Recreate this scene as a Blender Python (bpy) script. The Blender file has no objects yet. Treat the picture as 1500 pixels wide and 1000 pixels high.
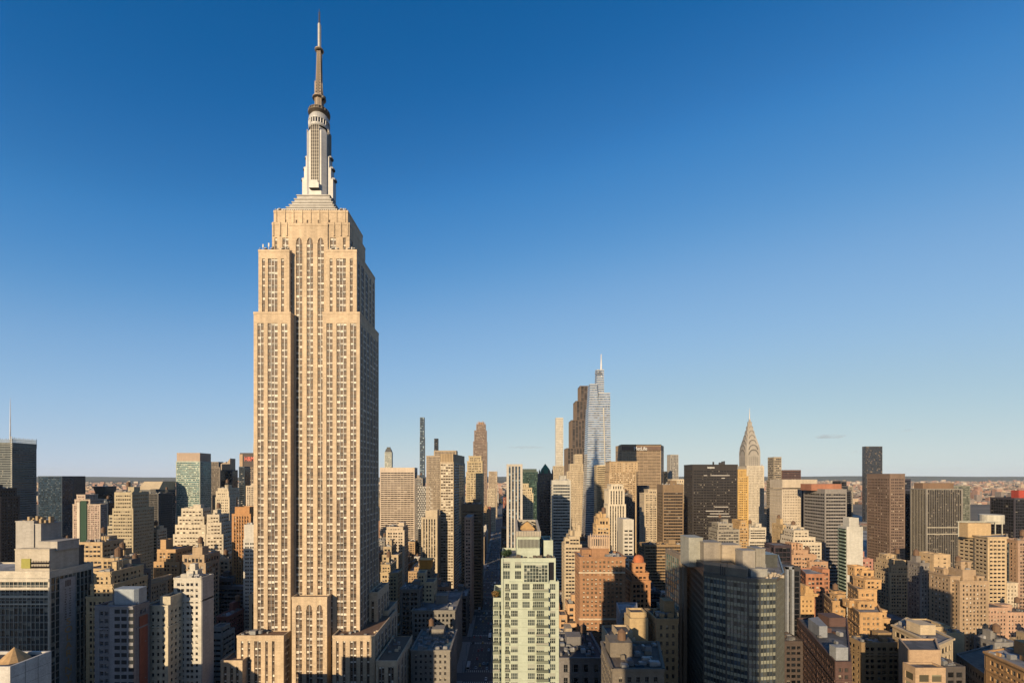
import bpy, math, random
from mathutils import Vector, Matrix
random.seed(7)
rnd = random.Random(11)
sc = bpy.context.scene
# ------------------------------------------------------------------ camera, sky, sun
F = 660.0            # focal length in photo pixels (1500 wide)
VX, VY = 740.0, 698.0
CAMH = 153.0
cam = bpy.data.cameras.new("camera")
camo = bpy.data.objects.new("camera", cam)
sc.collection.objects.link(camo)
camo.location = (0, 0, CAMH)
camo.rotation_euler = (math.radians(90), 0, 0)
cam.lens = 36.0 * F / 1500.0
cam.sensor_width = 36.0
cam.shift_x = (750 - VX) / 1500.0
cam.shift_y = (VY - 500) / 1500.0
cam.clip_start = 1.0
cam.clip_end = 90000
sc.camera = camo
AZ, EL = math.radians(26), math.radians(16)
world = bpy.data.worlds.new("World"); sc.world = world
world.use_nodes = True
wn = world.node_tree.nodes; wl = world.node_tree.links
bg = wn["Background"]
sky = wn.new("ShaderNodeTexSky"); sky.sky_type = 'NISHITA'
sky.sun_disc = False
sky.sun_elevation = EL
sky.sun_rotation = math.pi + AZ
sky.altitude = 150
sky.air_density = 0.6; sky.dust_density = 0.3; sky.ozone_density = 3.0
SKYS = 0.11; EXPO = 0.72
def vscale(src, k):
    v = wn.new("ShaderNodeVectorMath"); v.operation = 'SCALE'; v.inputs['Scale'].default_value = k
    wl.new(src, v.inputs[0]); return v.outputs[0]
cv_ = wn.new("ShaderNodeRGBCurve"); mp_ = cv_.mapping; mp_.use_clip = False; mp_.extend = 'HORIZONTAL'   # the photograph's contrasty, saturated rendering of the sky
for ch, pts in enumerate((((0, 0), (.036, .005), (.05, .027), (.062, .06), (.123, .25), (.231, .40), (.4435, .56), (.57, .61), (1, .7)),
                          ((0, 0), (.078, .114), (.1, .167), (.1255, .245), (.245, .456), (.441, .58), (.722, .675), (1, .73)),
                          ((0, 0), (.174, .35), (.22, .45), (.273, .565), (.498, .72), (.78, .71), (1, .70)))):
    c = mp_.curves[ch]; c.points[0].location = pts[0]; c.points[1].location = pts[-1]
    for p in pts[1:-1]: c.points.new(*p)
mp_.update()
wl.new(vscale(sky.outputs[0], SKYS), cv_.inputs['Color'])
wl.new(vscale(cv_.outputs['Color'], 1/SKYS), bg.inputs[0])
bg.inputs[1].default_value = SKYS/2**EXPO
sun = bpy.data.lights.new("sun", 'SUN')
sun.energy = 5.0; sun.angle = math.radians(0.5); sun.color = (1.0, 0.765, 0.48)
suno = bpy.data.objects.new("sun", sun); sc.collection.objects.link(suno)
suno.rotation_euler = Vector((math.sin(AZ), math.cos(AZ), -math.tan(EL))).to_track_quat('-Z', 'Y').to_euler()
suno.location = (-200, -400, 500)
sc.view_settings.view_transform = 'Standard'
sc.view_settings.look = 'None'
sc.view_settings.exposure = EXPO
sc.view_settings.gamma = 1.0
sc.cycles.max_bounces = 6
sc.cycles.diffuse_bounces = 3
ALB = .60
sc.cycles.glossy_bounces = 2

def PX(x, Z): return (x - VX) / F * Z
def HZ(y, Z): return CAMH - (y - VY) / F * Z

# ------------------------------------------------------------------ materials
MC = {}
def _new(name):
    m = bpy.data.materials.new(name); m.use_nodes = True
    return m, m.node_tree.nodes, m.node_tree.links, m.node_tree.nodes["Principled BSDF"]
def _mix(n, l, a, b, fac, mode='MIX'):
    x = n.new("ShaderNodeMix"); x.data_type = 'RGBA'; x.blend_type = mode
    for sock, v in ((0, fac), (6, a), (7, b)):
        if hasattr(v, 'is_linked') or hasattr(v, 'links'): l.new(v, x.inputs[sock])
        elif sock == 0: x.inputs[0].default_value = v
        else: x.inputs[sock].default_value = (*v, 1)
    return x.outputs[2]
def _math(n, l, op, a, b=None, c=None):
    x = n.new("ShaderNodeMath"); x.operation = op
    for i, v in enumerate((a, b, c)):
        if v is None: continue
        if hasattr(v, 'links'): l.new(v, x.inputs[i])
        else: x.inputs[i].default_value = v
    return x.outputs[0]
def wall(rgb, rough=.85, metal=0.0, amt=.34):
    """masonry or render with broad weathering, streaks and fine grain"""
    k = ('w', tuple(round(c, 3) for c in rgb), rough, metal, amt)
    if k in MC: return MC[k]
    m, n, l, p = _new("masonry"); rgb = tuple(c*ALB for c in rgb)
    tc = n.new("ShaderNodeTexCoord")
    geo = n.new("ShaderNodeNewGeometry")
    mp = n.new("ShaderNodeMapping"); mp.inputs[3].default_value = (1, 1, .12)
    l.new(geo.outputs[0], mp.inputs[0])
    a = n.new("ShaderNodeTexNoise"); a.inputs['Scale'].default_value = .45; a.inputs['Detail'].default_value = 4
    l.new(mp.outputs[0], a.inputs[0])
    b = n.new("ShaderNodeTexNoise"); b.inputs['Scale'].default_value = .05; b.inputs['Detail'].default_value = 3
    l.new(geo.outputs[0], b.inputs[0])
    c = n.new("ShaderNodeTexNoise"); c.inputs['Scale'].default_value = 2.2; c.inputs['Detail'].default_value = 2
    l.new(geo.outputs[0], c.inputs[0])
    s = _math(n, l, 'ADD', a.outputs[0], b.outputs[0]); s = _math(n, l, 'ADD', s, c.outputs[0])
    s = _math(n, l, 'MULTIPLY_ADD', s, amt * 1.5, 1 - amt * 2.25)
    # blocks laid in courses, each a little different
    mp2 = n.new("ShaderNodeMapping"); mp2.inputs[3].default_value = (.55, .55, 1.25); l.new(geo.outputs[0], mp2.inputs[0])
    v3 = n.new("ShaderNodeVectorMath"); v3.operation = 'FLOOR'; l.new(mp2.outputs[0], v3.inputs[0])
    w3 = n.new("ShaderNodeTexWhiteNoise"); w3.noise_dimensions = '3D'; l.new(v3.outputs[0], w3.inputs[0])
    s = _math(n, l, 'MULTIPLY', s, _math(n, l, 'MULTIPLY_ADD', w3.outputs[0], amt*.45, 1-amt*.22))
    v = n.new("ShaderNodeCombineXYZ")
    for i in range(3): l.new(s, v.inputs[i])
    l.new(_mix(n, l, rgb, v.outputs[0], 1.0, 'MULTIPLY'), p.inputs['Base Color'])
    p.inputs['Roughness'].default_value = rough; p.inputs['Metallic'].default_value = metal
    MC[k] = m; return m
def glazing(dark=(.03, .035, .04), blind=(.55, .5, .4), pb=.35, rough=.12, tint=None, metal=0.0, var=.5, name="window_glass", spec=.5):
    """one window per unit of UV: glass darkness, blinds pulled to different heights"""
    k = ('g', dark, blind, pb, rough, tint, metal, var, spec)
    if k in MC: return MC[k]
    m, n, l, p = _new(name); dark = tuple(c*.7 for c in dark); blind = tuple(c*ALB for c in blind)
    tc = n.new("ShaderNodeUVMap")
    sep = n.new("ShaderNodeSeparateXYZ"); l.new(tc.outputs[0], sep.inputs[0])
    oi = n.new("ShaderNodeObjectInfo")
    fu = _math(n, l, 'FLOOR', sep.outputs[0]); fv = _math(n, l, 'FLOOR', sep.outputs[1])
    cv = n.new("ShaderNodeCombineXYZ"); l.new(fu, cv.inputs[0]); l.new(fv, cv.inputs[1])
    l.new(_math(n, l, 'MULTIPLY', oi.outputs['Random'], 517.0), cv.inputs[2])
    wnz = n.new("ShaderNodeTexWhiteNoise"); wnz.noise_dimensions = '3D'; l.new(cv.outputs[0], wnz.inputs[0])
    s2 = n.new("ShaderNodeSeparateXYZ"); l.new(wnz.outputs['Color'], s2.inputs[0])
    fr = _math(n, l, 'FRACT', sep.outputs[1])
    # blind: present when r < pb, lower edge height from g
    edge = _math(n, l, 'MULTIPLY_ADD', s2.outputs[1], -.6, .85)
    isb = _math(n, l, 'MULTIPLY', _math(n, l, 'LESS_THAN', s2.outputs[0], pb), _math(n, l, 'GREATER_THAN', fr, edge))
    vv = _math(n, l, 'MULTIPLY_ADD', s2.outputs[2], 2 * var, 1 - var)
    v = n.new("ShaderNodeCombineXYZ")
    for i in range(3): l.new(vv, v.inputs[i])
    dk = _mix(n, l, dark, v.outputs[0], 1.0, 'MULTIPLY')
    bl = _mix(n, l, blind, v.outputs[0], .5, 'MULTIPLY')
    l.new(_mix(n, l, dk, bl, isb), p.inputs['Base Color'])
    l.new(_math(n, l, 'MULTIPLY_ADD', isb, .35, rough), p.inputs['Roughness'])
    p.inputs['Metallic'].default_value = metal; p.inputs['Specular IOR Level'].default_value = spec
    MC[k] = m; return m
def plain(name, rgb, rough=.6, metal=0.0):
    k = ('p', name, rgb, rough, metal)
    if k in MC: return MC[k]
    m, n, l, p = _new(name); rgb = tuple(c*ALB for c in rgb)
    geo = n.new("ShaderNodeNewGeometry")
    a = n.new("ShaderNodeTexNoise"); a.inputs['Scale'].default_value = .6; a.inputs['Detail'].default_value = 5
    l.new(geo.outputs[0], a.inputs[0])
    s = _math(n, l, 'MULTIPLY_ADD', a.outputs[0], .5, .75)
    if 'roof' in name:       # patched felt, ponding stains and seams
        c = n.new("ShaderNodeTexVoronoi"); c.inputs['Scale'].default_value = .22; c.distance = 'CHEBYCHEV'; l.new(geo.outputs[0], c.inputs[0])
        s3 = n.new("ShaderNodeSeparateXYZ"); l.new(c.outputs['Color'], s3.inputs[0])
        d_ = n.new("ShaderNodeTexNoise"); d_.inputs['Scale'].default_value = .13; d_.inputs['Detail'].default_value = 6; l.new(geo.outputs[0], d_.inputs[0])
        s = _math(n, l, 'MULTIPLY', s, _math(n, l, 'MULTIPLY_ADD', s3.outputs[0], .7, .55)); s = _math(n, l, 'MULTIPLY', s, _math(n, l, 'MULTIPLY_ADD', d_.outputs[0], 1.4, .35))
    v = n.new("ShaderNodeCombineXYZ")
    for i in range(3): l.new(s, v.inputs[i])
    l.new(_mix(n, l, rgb, v.outputs[0], 1.0, 'MULTIPLY'), p.inputs['Base Color'])
    p.inputs['Roughness'].default_value = rough; p.inputs['Metallic'].default_value = metal
    MC[k] = m; return m
ROOFS = [plain("roof_membrane", c, .8) for c in ((.10, .10, .11), (.22, .22, .23), (.06, .06, .065), (.34, .34, .35), (.16, .13, .11))]
WOOD = plain("tank_timber", (.17, .10, .06), .8)
STEEL = plain("galvanised_steel", (.35, .36, .37), .45, .4)
DARK = plain("dark_metal", (.05, .05, .055), .6)

# ------------------------------------------------------------------ mesh builder
class MB:
    def __init__(s): s.v = []; s.f = []; s.uv = []; s.m = []; s.sm = []
    def quad(s, a, b, c, d, m=0, uv=((0, 0), (1, 0), (1, 1), (0, 1)), sm=False):
        i = len(s.v); s.v += [tuple(a), tuple(b), tuple(c), tuple(d)]
        s.f.append((i, i+1, i+2, i+3)); s.uv.append(uv); s.m.append(m); s.sm.append(sm)
    def poly(s, pts, m=0):
        i = len(s.v); s.v += [tuple(p) for p in pts]
        s.f.append(tuple(range(i, i+len(pts)))); s.uv.append([(p[0]*.1, p[1]*.1) for p in pts]); s.m.append(m); s.sm.append(False)
    def box(s, x0, x1, y0, y1, z0, z1, m=0, bottom=False):
        s.quad((x0,y0,z0),(x1,y0,z0),(x1,y0,z1),(x0,y0,z1), m)
        s.quad((x1,y0,z0),(x1,y1,z0),(x1,y1,z1),(x1,y0,z1), m)
        s.quad((x1,y1,z0),(x0,y1,z0),(x0,y1,z1),(x1,y1,z1), m)
        s.quad((x0,y1,z0),(x0,y0,z0),(x0,y0,z1),(x0,y1,z1), m)
        s.quad((x0,y0,z1),(x1,y0,z1),(x1,y1,z1),(x0,y1,z1), m)
        if bottom: s.quad((x0,y1,z0),(x1,y1,z0),(x1,y0,z0),(x0,y0,z0), m)
    def obox(s, p, d, n, u0, u1, o0, o1, z0, z1, m=0, faces='fsetb'):
        """box on a wall: origin p, along d, outward n"""
        def P(u, o, z): return (p[0]+d[0]*u+n[0]*o, p[1]+d[1]*u+n[1]*o, z)
        if 'f' in faces: s.quad(P(u0,o1,z0),P(u1,o1,z0),P(u1,o1,z1),P(u0,o1,z1), m)
        if 's' in faces:
            s.quad(P(u0,o0,z0),P(u0,o1,z0),P(u0,o1,z1),P(u0,o0,z1), m)
            s.quad(P(u1,o1,z0),P(u1,o0,z0),P(u1,o0,z1),P(u1,o1,z1), m)
        if 't' in faces: s.quad(P(u0,o1,z1),P(u1,o1,z1),P(u1,o0,z1),P(u0,o0,z1), m)
        if 'b' in faces: s.quad(P(u0,o0,z0),P(u1,o0,z0),P(u1,o1,z0),P(u0,o1,z0), m)
        if 'k' in faces: s.quad(P(u1,o0,z0),P(u0,o0,z0),P(u0,o0,z1),P(u1,o0,z1), m)
    def prism(s, pts, z0, z1, m=0, pts1=None, cap=True):
        q = pts1 or pts; n = len(pts)
        for i in range(n):
            a, b = pts[i], pts[(i+1) % n]; c, d = q[(i+1) % n], q[i]
            s.quad((a[0],a[1],z0),(b[0],b[1],z0),(c[0],c[1],z1),(d[0],d[1],z1), m)
        if cap: s.poly([(p[0],p[1],z1) for p in q], m)
    def lathe(s, cx, cy, prof, k=16, m=0, a0=0.0, cap=True):
        for (r0, z0), (r1, z1) in zip(prof, prof[1:]):
            for i in range(k):
                a = a0 + 2*math.pi*i/k; b = a0 + 2*math.pi*(i+1)/k
                s.quad((cx+r0*math.cos(a),cy+r0*math.sin(a),z0),(cx+r0*math.cos(b),cy+r0*math.sin(b),z0),
                       (cx+r1*math.cos(b),cy+r1*math.sin(b),z1),(cx+r1*math.cos(a),cy+r1*math.sin(a),z1), m, sm=k > 8)
        if cap and prof[-1][0] > .02:
            r, z = prof[-1]; s.poly([(cx+r*math.cos(a0+2*math.pi*i/k), cy+r*math.sin(a0+2*math.pi*i/k), z) for i in range(k)], m)
    def bar(s, a, b, r, m=0):
        a = Vector(a); b = Vector(b); d = (b-a).normalized()
        u = d.cross(Vector((0, 0, 1)) if abs(d.z) < .9 else Vector((1, 0, 0))).normalized()*r; w = d.cross(u).normalized()*r
        c = [u+w, w-u, -u-w, u-w]
        for i in range(4):
            j = (i+1) % 4
            s.quad(a+c[i], a+c[j], b+c[j], b+c[i], m)
    def build(s, name, mats, parent=None, origin=(0, 0, 0), kind=None):
        if not s.f: return None
        me = bpy.data.meshes.new(name)
        ox, oy, oz = origin
        me.from_pydata([(x-ox, y-oy, z-oz) for x, y, z in s.v], [], s.f)
        uvl = me.uv_layers.new(name="UVMap")
        flat = []
        for u in s.uv:
            for a in u: flat += [a[0], a[1]]
        uvl.data.foreach_set("uv", flat)
        me.polygons.foreach_set("material_index", s.m)
        me.polygons.foreach_set("use_smooth", s.sm)
        if not isinstance(mats, (list, tuple)): mats = [mats]
        for m in mats: me.materials.append(m)
        me.update()
        o = bpy.data.objects.new(name, me); sc.collection.objects.link(o)
        if parent: o.parent = parent
        else: o.location = origin
        if kind: o['kind'] = kind
        return o
def empty(name, loc, label, cat, group=None):
    o = bpy.data.objects.new(name, None); sc.collection.objects.link(o)
    o.location = loc; o['label'] = label; o['category'] = cat; o.empty_display_size = .5
    if group: o['group'] = group
    return o
def lettering(txt, size, mat, parent, loc, rot, name="lettering", extrude=.15, align='CENTER', sx=1.0, bold=0.0):
    cu = bpy.data.curves.new("t", 'FONT'); cu.body = txt; cu.size = size; cu.extrude = extrude; cu.align_x = align; cu.align_y = 'CENTER'
    cu.offset = bold
    t = bpy.data.objects.new("t", cu); sc.collection.objects.link(t)
    dg = bpy.context.evaluated_depsgraph_get(); dg.update()
    me = bpy.data.meshes.new_from_object(t.evaluated_get(dg))
    bpy.data.objects.remove(t)
    me.materials.clear(); me.materials.append(mat)
    o = bpy.data.objects.new(name, me); sc.collection.objects.link(o); o.parent = parent
    o.location = loc; o.rotation_euler = rot; o.scale = (sx, 1, 1)
    return o

# ------------------------------------------------------------------ facades
ST = dict(
    punched=dict(bay=2.8, fh=3.5, wf=.54, hf=.58, pr=.35, sp=.34),
    loft=dict(bay=3.6, fh=3.9, wf=.72, hf=.6, pr=.4, sp=.25),
    bands=dict(bay=3.0, fh=3.9, wf=.94, hf=.46, pr=.2, sp=.45),
    fins=dict(bay=2.2, fh=3.8, wf=.6, hf=.62, pr=.6, sp=.15),
    curtain=dict(bay=3.0, fh=3.9, wf=.95, hf=.86, pr=.15, sp=.1),
    brick=dict(bay=2.7, fh=3.2, wf=.46, hf=.55, pr=.3, sp=.29),
)
def S(base, **k):
    d = dict(ST[base]); d.update(k); return d
FOOT = []      # footprints of everything placed by hand (x0,x1,y0,y1,h)
def seg(W, G, p0, p1, z0, z1, s, cells=None, trim=None):
    dx, dy = p1[0]-p0[0], p1[1]-p0[1]; L = math.hypot(dx, dy)
    if L < .3: return
    d = (dx/L, dy/L); n = (d[1], -d[0])
    top = s.get('top', 2.2); c = s.get('corner', min(1.2, L*.06)); pr, sp = s['pr'], s['sp']
    za, zb = z0, z1-top
    if s.get('blank') or n[1] > .7 or L < 3 or zb-za < 2.5:
        W.obox(p0, d, n, 0, L, -.3, pr, z0, z1, 0, 'ftsk'); return
    N = max(1, round((L-2*c)/s['bay'])); b = (L-2*c)/N
    R = max(1, round((zb-za)/s['fh'])); fh = (zb-za)/R
    def P(u, z, o=0): return (p0[0]+d[0]*u+n[0]*o, p0[1]+d[1]*u+n[1]*o, z)
    if cells is None:
        o = .02
        G.quad(P(c,za,o),P(L-c,za,o),P(L-c,zb,o),P(c,zb,o), 0, ((0,0),(N,0),(N,R),(0,R)))
    else:
        W.quad(P(c,za,-.25),P(L-c,za,-.25),P(L-c,zb,-.25),P(c,zb,-.25), 1)
    pw = b*(1-s['wf']); sh = fh*(1-s['hf'])
    # corner piers
    W.obox(p0, d, n, 0, c+pw/2, -.3, pr, z0, zb, 0, 'fs'); W.obox(p0, d, n, L-c-pw/2, L, -.3, pr, z0, zb, 0, 'fs')
    skip = s.get('every', 1)
    for i in range(1, N):
        w = pw if i % skip == 0 else pw*s.get('minor', 1.0)
        W.obox(p0, d, n, c+i*b-w/2, c+i*b+w/2, -.3, pr if i % skip == 0 else pr*.8, z0, zb, 0, 'fs')
    for j in range(R+1):
        a = za+j*fh-sh/2; e = za+j*fh+sh/2
        if j == 0: a = za
        if j == R: e = zb
        W.obox(p0, d, n, c, L-c, -.3, sp, a, e, 1, 'ftb')
    # parapet band
    W.obox(p0, d, n, 0, L, -.3, pr+.02, zb, z1, 0, 'ftkb')
    if s.get('cornice'):
        W.obox(p0, d, n, -s['cornice'], L+s['cornice'], -.2, pr+s['cornice'], z1-1.0, z1+.05, 0, 'ftsbk')
    for zz in s.get('belts', ()):
        W.obox(p0, d, n, -.3, L+.3, 0, pr+.35, z0+(zb-z0)*zz, z0+(zb-z0)*zz+.8, 2 if s.get('beltm') else 0, 'ftbs')
    if min(p0[1], p1[1]) < 440 and s['wf'] < .75 and s['hf'] < .7:      # sills, and an air conditioner here and there
        rs = random.Random(int(abs(p0[0]*7+p0[1]*3+z1*11)))
        for j in range(R):
            zs = za+j*fh+sh/2
            if CAMH-(1000-VY)/F*max(p0[1], p1[1]) > zs+fh: continue
            for i in range(N):
                u = c+(i+.5)*b; W.obox(p0, d, n, u-b*s['wf']/2-.12, u+b*s['wf']/2+.12, .1, pr+.16, zs-.16, zs+.02, 0, 'fst')
                if rs.random() < .10: W.obox(p0, d, n, u-.4, u+.35, 0, pr+.35, zs+.03, zs+.55, 0, 'fstb')
    if cells is not None:
        for j in range(R):
            for i in range(N):
                if s.get('gaps') and (i in s['gaps']): continue
                cells.append((P(c+(i+.5)*b, za+(j+.5)*fh, -.12), math.atan2(d[1], d[0]), b*s['wf'], fh*s['hf']))
def ring(W, G, Rf, pts, z0, z1, s, cells=None):
    for i in range(len(pts)):
        seg(W, G, pts[i], pts[(i+1) % len(pts)], z0, z1, s if not isinstance(s, list) else s[i], cells)
    q = s if not isinstance(s, list) else s[0]
    for p in pts:
        r = q['pr']*.98
        W.box(p[0]-r, p[0]+r, p[1]-r, p[1]+r, z0, z1+.03, 0)
    Rf.poly([(p[0], p[1], z1-.8) for p in pts], 0)
def inpoly(x, y, pts):
    c = False; n = len(pts)
    for i in range(n):
        (xa, ya), (xb, yb) = pts[i], pts[(i+1) % n]
        if (ya > y) != (yb > y) and x < (xb-xa)*(y-ya)/(yb-ya)+xa: c = not c
    return c
def roofkit(root, R, x0, x1, y0, y1, z, wm, r, org, tanks=1, many=1.0, pts=None):
    pts = pts or [(x0, y0), (x1, y0), (x1, y1), (x0, y1)]
    def fits(a, b_, c, d): return all(inpoly(u, v, pts) for u in (a-.3, b_+.3) for v in (c-.3, d+.3))
    """plant on the roof: stair bulkhead, water tank on legs, air handlers, ducts"""
    w, dpt = x1-x0, y1-y0
    if w < 7 or dpt < 7: return
    b = MB(); bw = min(w*.35, 9); bd = min(dpt*.4, 9); h = r.uniform(3, 6)
    for _ in range(40):
        bx = r.uniform(x0+1, x1-bw-1); by = r.uniform(y0+dpt*.3, y1-bd-.5)
        if fits(bx, bx+bw, by, by+bd): break
        if _ == 20: bw *= .5; bd *= .5
    else: return
    b.box(bx, bx+bw, by, by+bd, z-.8, z+h)
    b.box(bx-.15, bx+bw+.15, by-.15, by+bd+.15, z+h, z+h+.3)
    b.build("bulkhead", wm, root, org)
    if tanks and r.random() < .75:
        rr = r.uniform(1.6, 2.3); tx = r.uniform(x0+rr+.5, x1-rr-.5); ty = r.uniform(y0+dpt*.35, y1-rr)
        if not fits(tx-rr, tx+rr, ty-rr, ty+rr): tx, ty = bx+bw/2, by+bd/2
        zb = z+r.uniform(3, 7)
        t = MB(); t.lathe(tx, ty, [(rr, zb), (rr*.95, zb+rr*2), (rr*1.05, zb+rr*2), (.03, zb+rr*2.8)], 12)
        ob = t.build("water_tank", WOOD, root, org)
        t = MB()
        for sx in (-1, 1):
            for sy in (-1, 1): t.bar((tx+sx*rr*.65, ty+sy*rr*.65, z-.8), (tx+sx*rr*.6, ty+sy*rr*.6, zb), .14)
        t.box(tx-rr, tx+rr, ty-rr, ty+rr, zb-.3, zb-.02)
        t.build("tank_stand", DARK, ob, org)
    k = min(34, int(r.uniform(3, 7)*many*(1 if w*dpt < 500 else 1.7)))
    for _ in range(k):
        aw, ad, ah = r.uniform(1.0, 3.5), r.uniform(1.0, 3), r.uniform(.7, 2.2)
        ax = r.uniform(x0+.8, x1-aw-.8); ay = r.uniform(y0+.8, y1-ad-.8)
        if (bx-aw < ax < bx+bw and by-ad < ay < by+bd) or not fits(ax, ax+aw, ay, ay+ad): continue
        t = MB(); t.box(ax, ax+aw, ay, ay+ad, z-.7, z-.7+ah); t.box(ax+.2, ax+aw-.2, ay+.2, ay+ad-.2, z-.7+ah, z-.5+ah)
        t.build("air_unit", r.choice((STEEL, ROOFS[1], ROOFS[3], wm)), root, org)
    if w > 10 and dpt > 12 and y0 < 700:
        for _ in range(r.choice((1, 2, 3))):     # ducts and a line of pipes
            t = MB(); ax = r.uniform(x0+1, x1-3); ay = r.uniform(y0+1, y0+dpt*.4); ln = r.uniform(4, dpt*.5)
            if not fits(ax, ax+3, ay, ay+ln): continue
            t.box(ax, ax+.7, ay, ay+ln, z-.5, z+.2); t.box(ax, ax+r.uniform(1.5, 3), ay+ln-.7, ay+ln, z-.5, z+.3)
            t.build("duct", STEEL, root, org)
        t = MB()
        for _ in range(r.randrange(2, 6)):
            ax, ay = r.uniform(x0+1, x1-1), r.uniform(y0+1, y1-1)
            if fits(ax, ax, ay, ay): t.bar((ax, ay, z-.8), (ax, ay, z+r.uniform(.6, 2.6)), .1)
        t.build("vent_pipes", DARK, root, org)
        sx_ = r.uniform(x0+1.2, x1-5); sy_ = r.uniform(y0+1.2, y0+dpt*.35)
        if r.random() < .5 and fits(sx_, sx_+3.4, sy_, sy_+2.2):
            t = MB()
            t.prism([(sx_, sy_), (sx_+3.4, sy_), (sx_+3.4, sy_+2.2), (sx_, sy_+2.2)], z-.8, z-.2, 0, [(sx_, sy_+1), (sx_+3.4, sy_+1), (sx_+3.4, sy_+1.2), (sx_, sy_+1.2)])
            t.build("skylight", plain("dark_glass", (.02, .02, .025), .15), root, org)
WINMESH = {}
def window_mesh(w, h, gm, fm, key, panes=2):
    k = (round(w, 2), round(h, 2), key)
    if k in WINMESH: return WINMESH[k]
    b = MB(); hw, hh = w/2, h/2; f = min(.09, w*.06)
    b.quad((-hw, 0, -hh), (hw, 0, -hh), (hw, 0, hh), (-hw, 0, hh), 0)
    for u in [-hw, hw-f]+[-hw+w*i/panes-f/2 for i in range(1, panes)]: b.obox((0, 0), (1, 0), (0, -1), u, u+f, 0, .08, -hh, hh, 1, 'fstb')
    for z in (-hh, -.04, hh-f): b.obox((0, 0), (1, 0), (0, -1), -hw, hw, 0, .07, z, z+f, 1, 'fstb')
    o = b.build("window", [gm, fm]); me = o.data; bpy.data.objects.remove(o)
    WINMESH[k] = me; return me
def place_windows(cells, root, org, gm, fm, key, panes=2, limit=100):
    """largest in the photograph first: each a part; the rest one mass"""
    cells = [c for c in cells if c[0][1] > 5]
    def score(c):
        (x, y, z), a, w, h = c
        nx, ny = math.sin(a), -math.cos(a)
        px = VX+F*x/y; py = VY+F*(CAMH-z)/y
        vis = (0 < px < 1500) and (py < 1000)
        facing = (-x*nx - y*ny)
        return (0 if (vis and facing > 0) else 1, y)
    cells.sort(key=score)
    for c in cells[:limit]:
        (x, y, z), a, w, h = c
        o = bpy.data.objects.new("window", window_mesh(w, h, gm, fm, key, panes)); sc.collection.objects.link(o)
        o.parent = root; o.location = (x-org[0], y-org[1], z-org[2]); o.rotation_euler = (0, 0, a)
    rest = cells[limit:]
    if rest:
        g = MB(); k = 0
        for (x, y, z), a, w, h in rest:
            d = (math.cos(a), math.sin(a)); n = (d[1], -d[0]); k += 1
            u, v = k % 97, k//97
            def P(s, o, t): return (x+d[0]*s+n[0]*o, y+d[1]*s+n[1]*o, z+t)
            g.quad(P(-w/2,0,-h/2),P(w/2,0,-h/2),P(w/2,0,h/2),P(-w/2,0,h/2), 0, ((u,v),(u+1,v),(u+1,v+.999),(u,v+.999)))
            f = .06
            g.obox((x, y), d, n, -f, f, 0, .07, z-h/2, z+h/2, 1, 'f')
            g.obox((x, y), d, n, -w/2, w/2, 0, .07, z-.05, z+.05, 1, 'f')
        g.build("windows", [gm, fm], root, org, kind='stuff')
G_OFF = dict(dark=(.03, .03, .035), blind=(.46, .41, .33), pb=.32)
G_DARK = dict(dark=(.012, .014, .018), blind=(.2, .18, .15), pb=.12, rough=.1)
G_BLUE = dict(dark=(.03, .06, .10), blind=(.2, .3, .38), pb=.3, rough=.08, metal=.3)
G_TEAL = dict(dark=(.10, .22, .22), blind=(.42, .5, .44), pb=.4, rough=.1, metal=.35)
G_WARM = dict(dark=(.07, .05, .035), blind=(.7, .62, .48), pb=.5)
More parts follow.
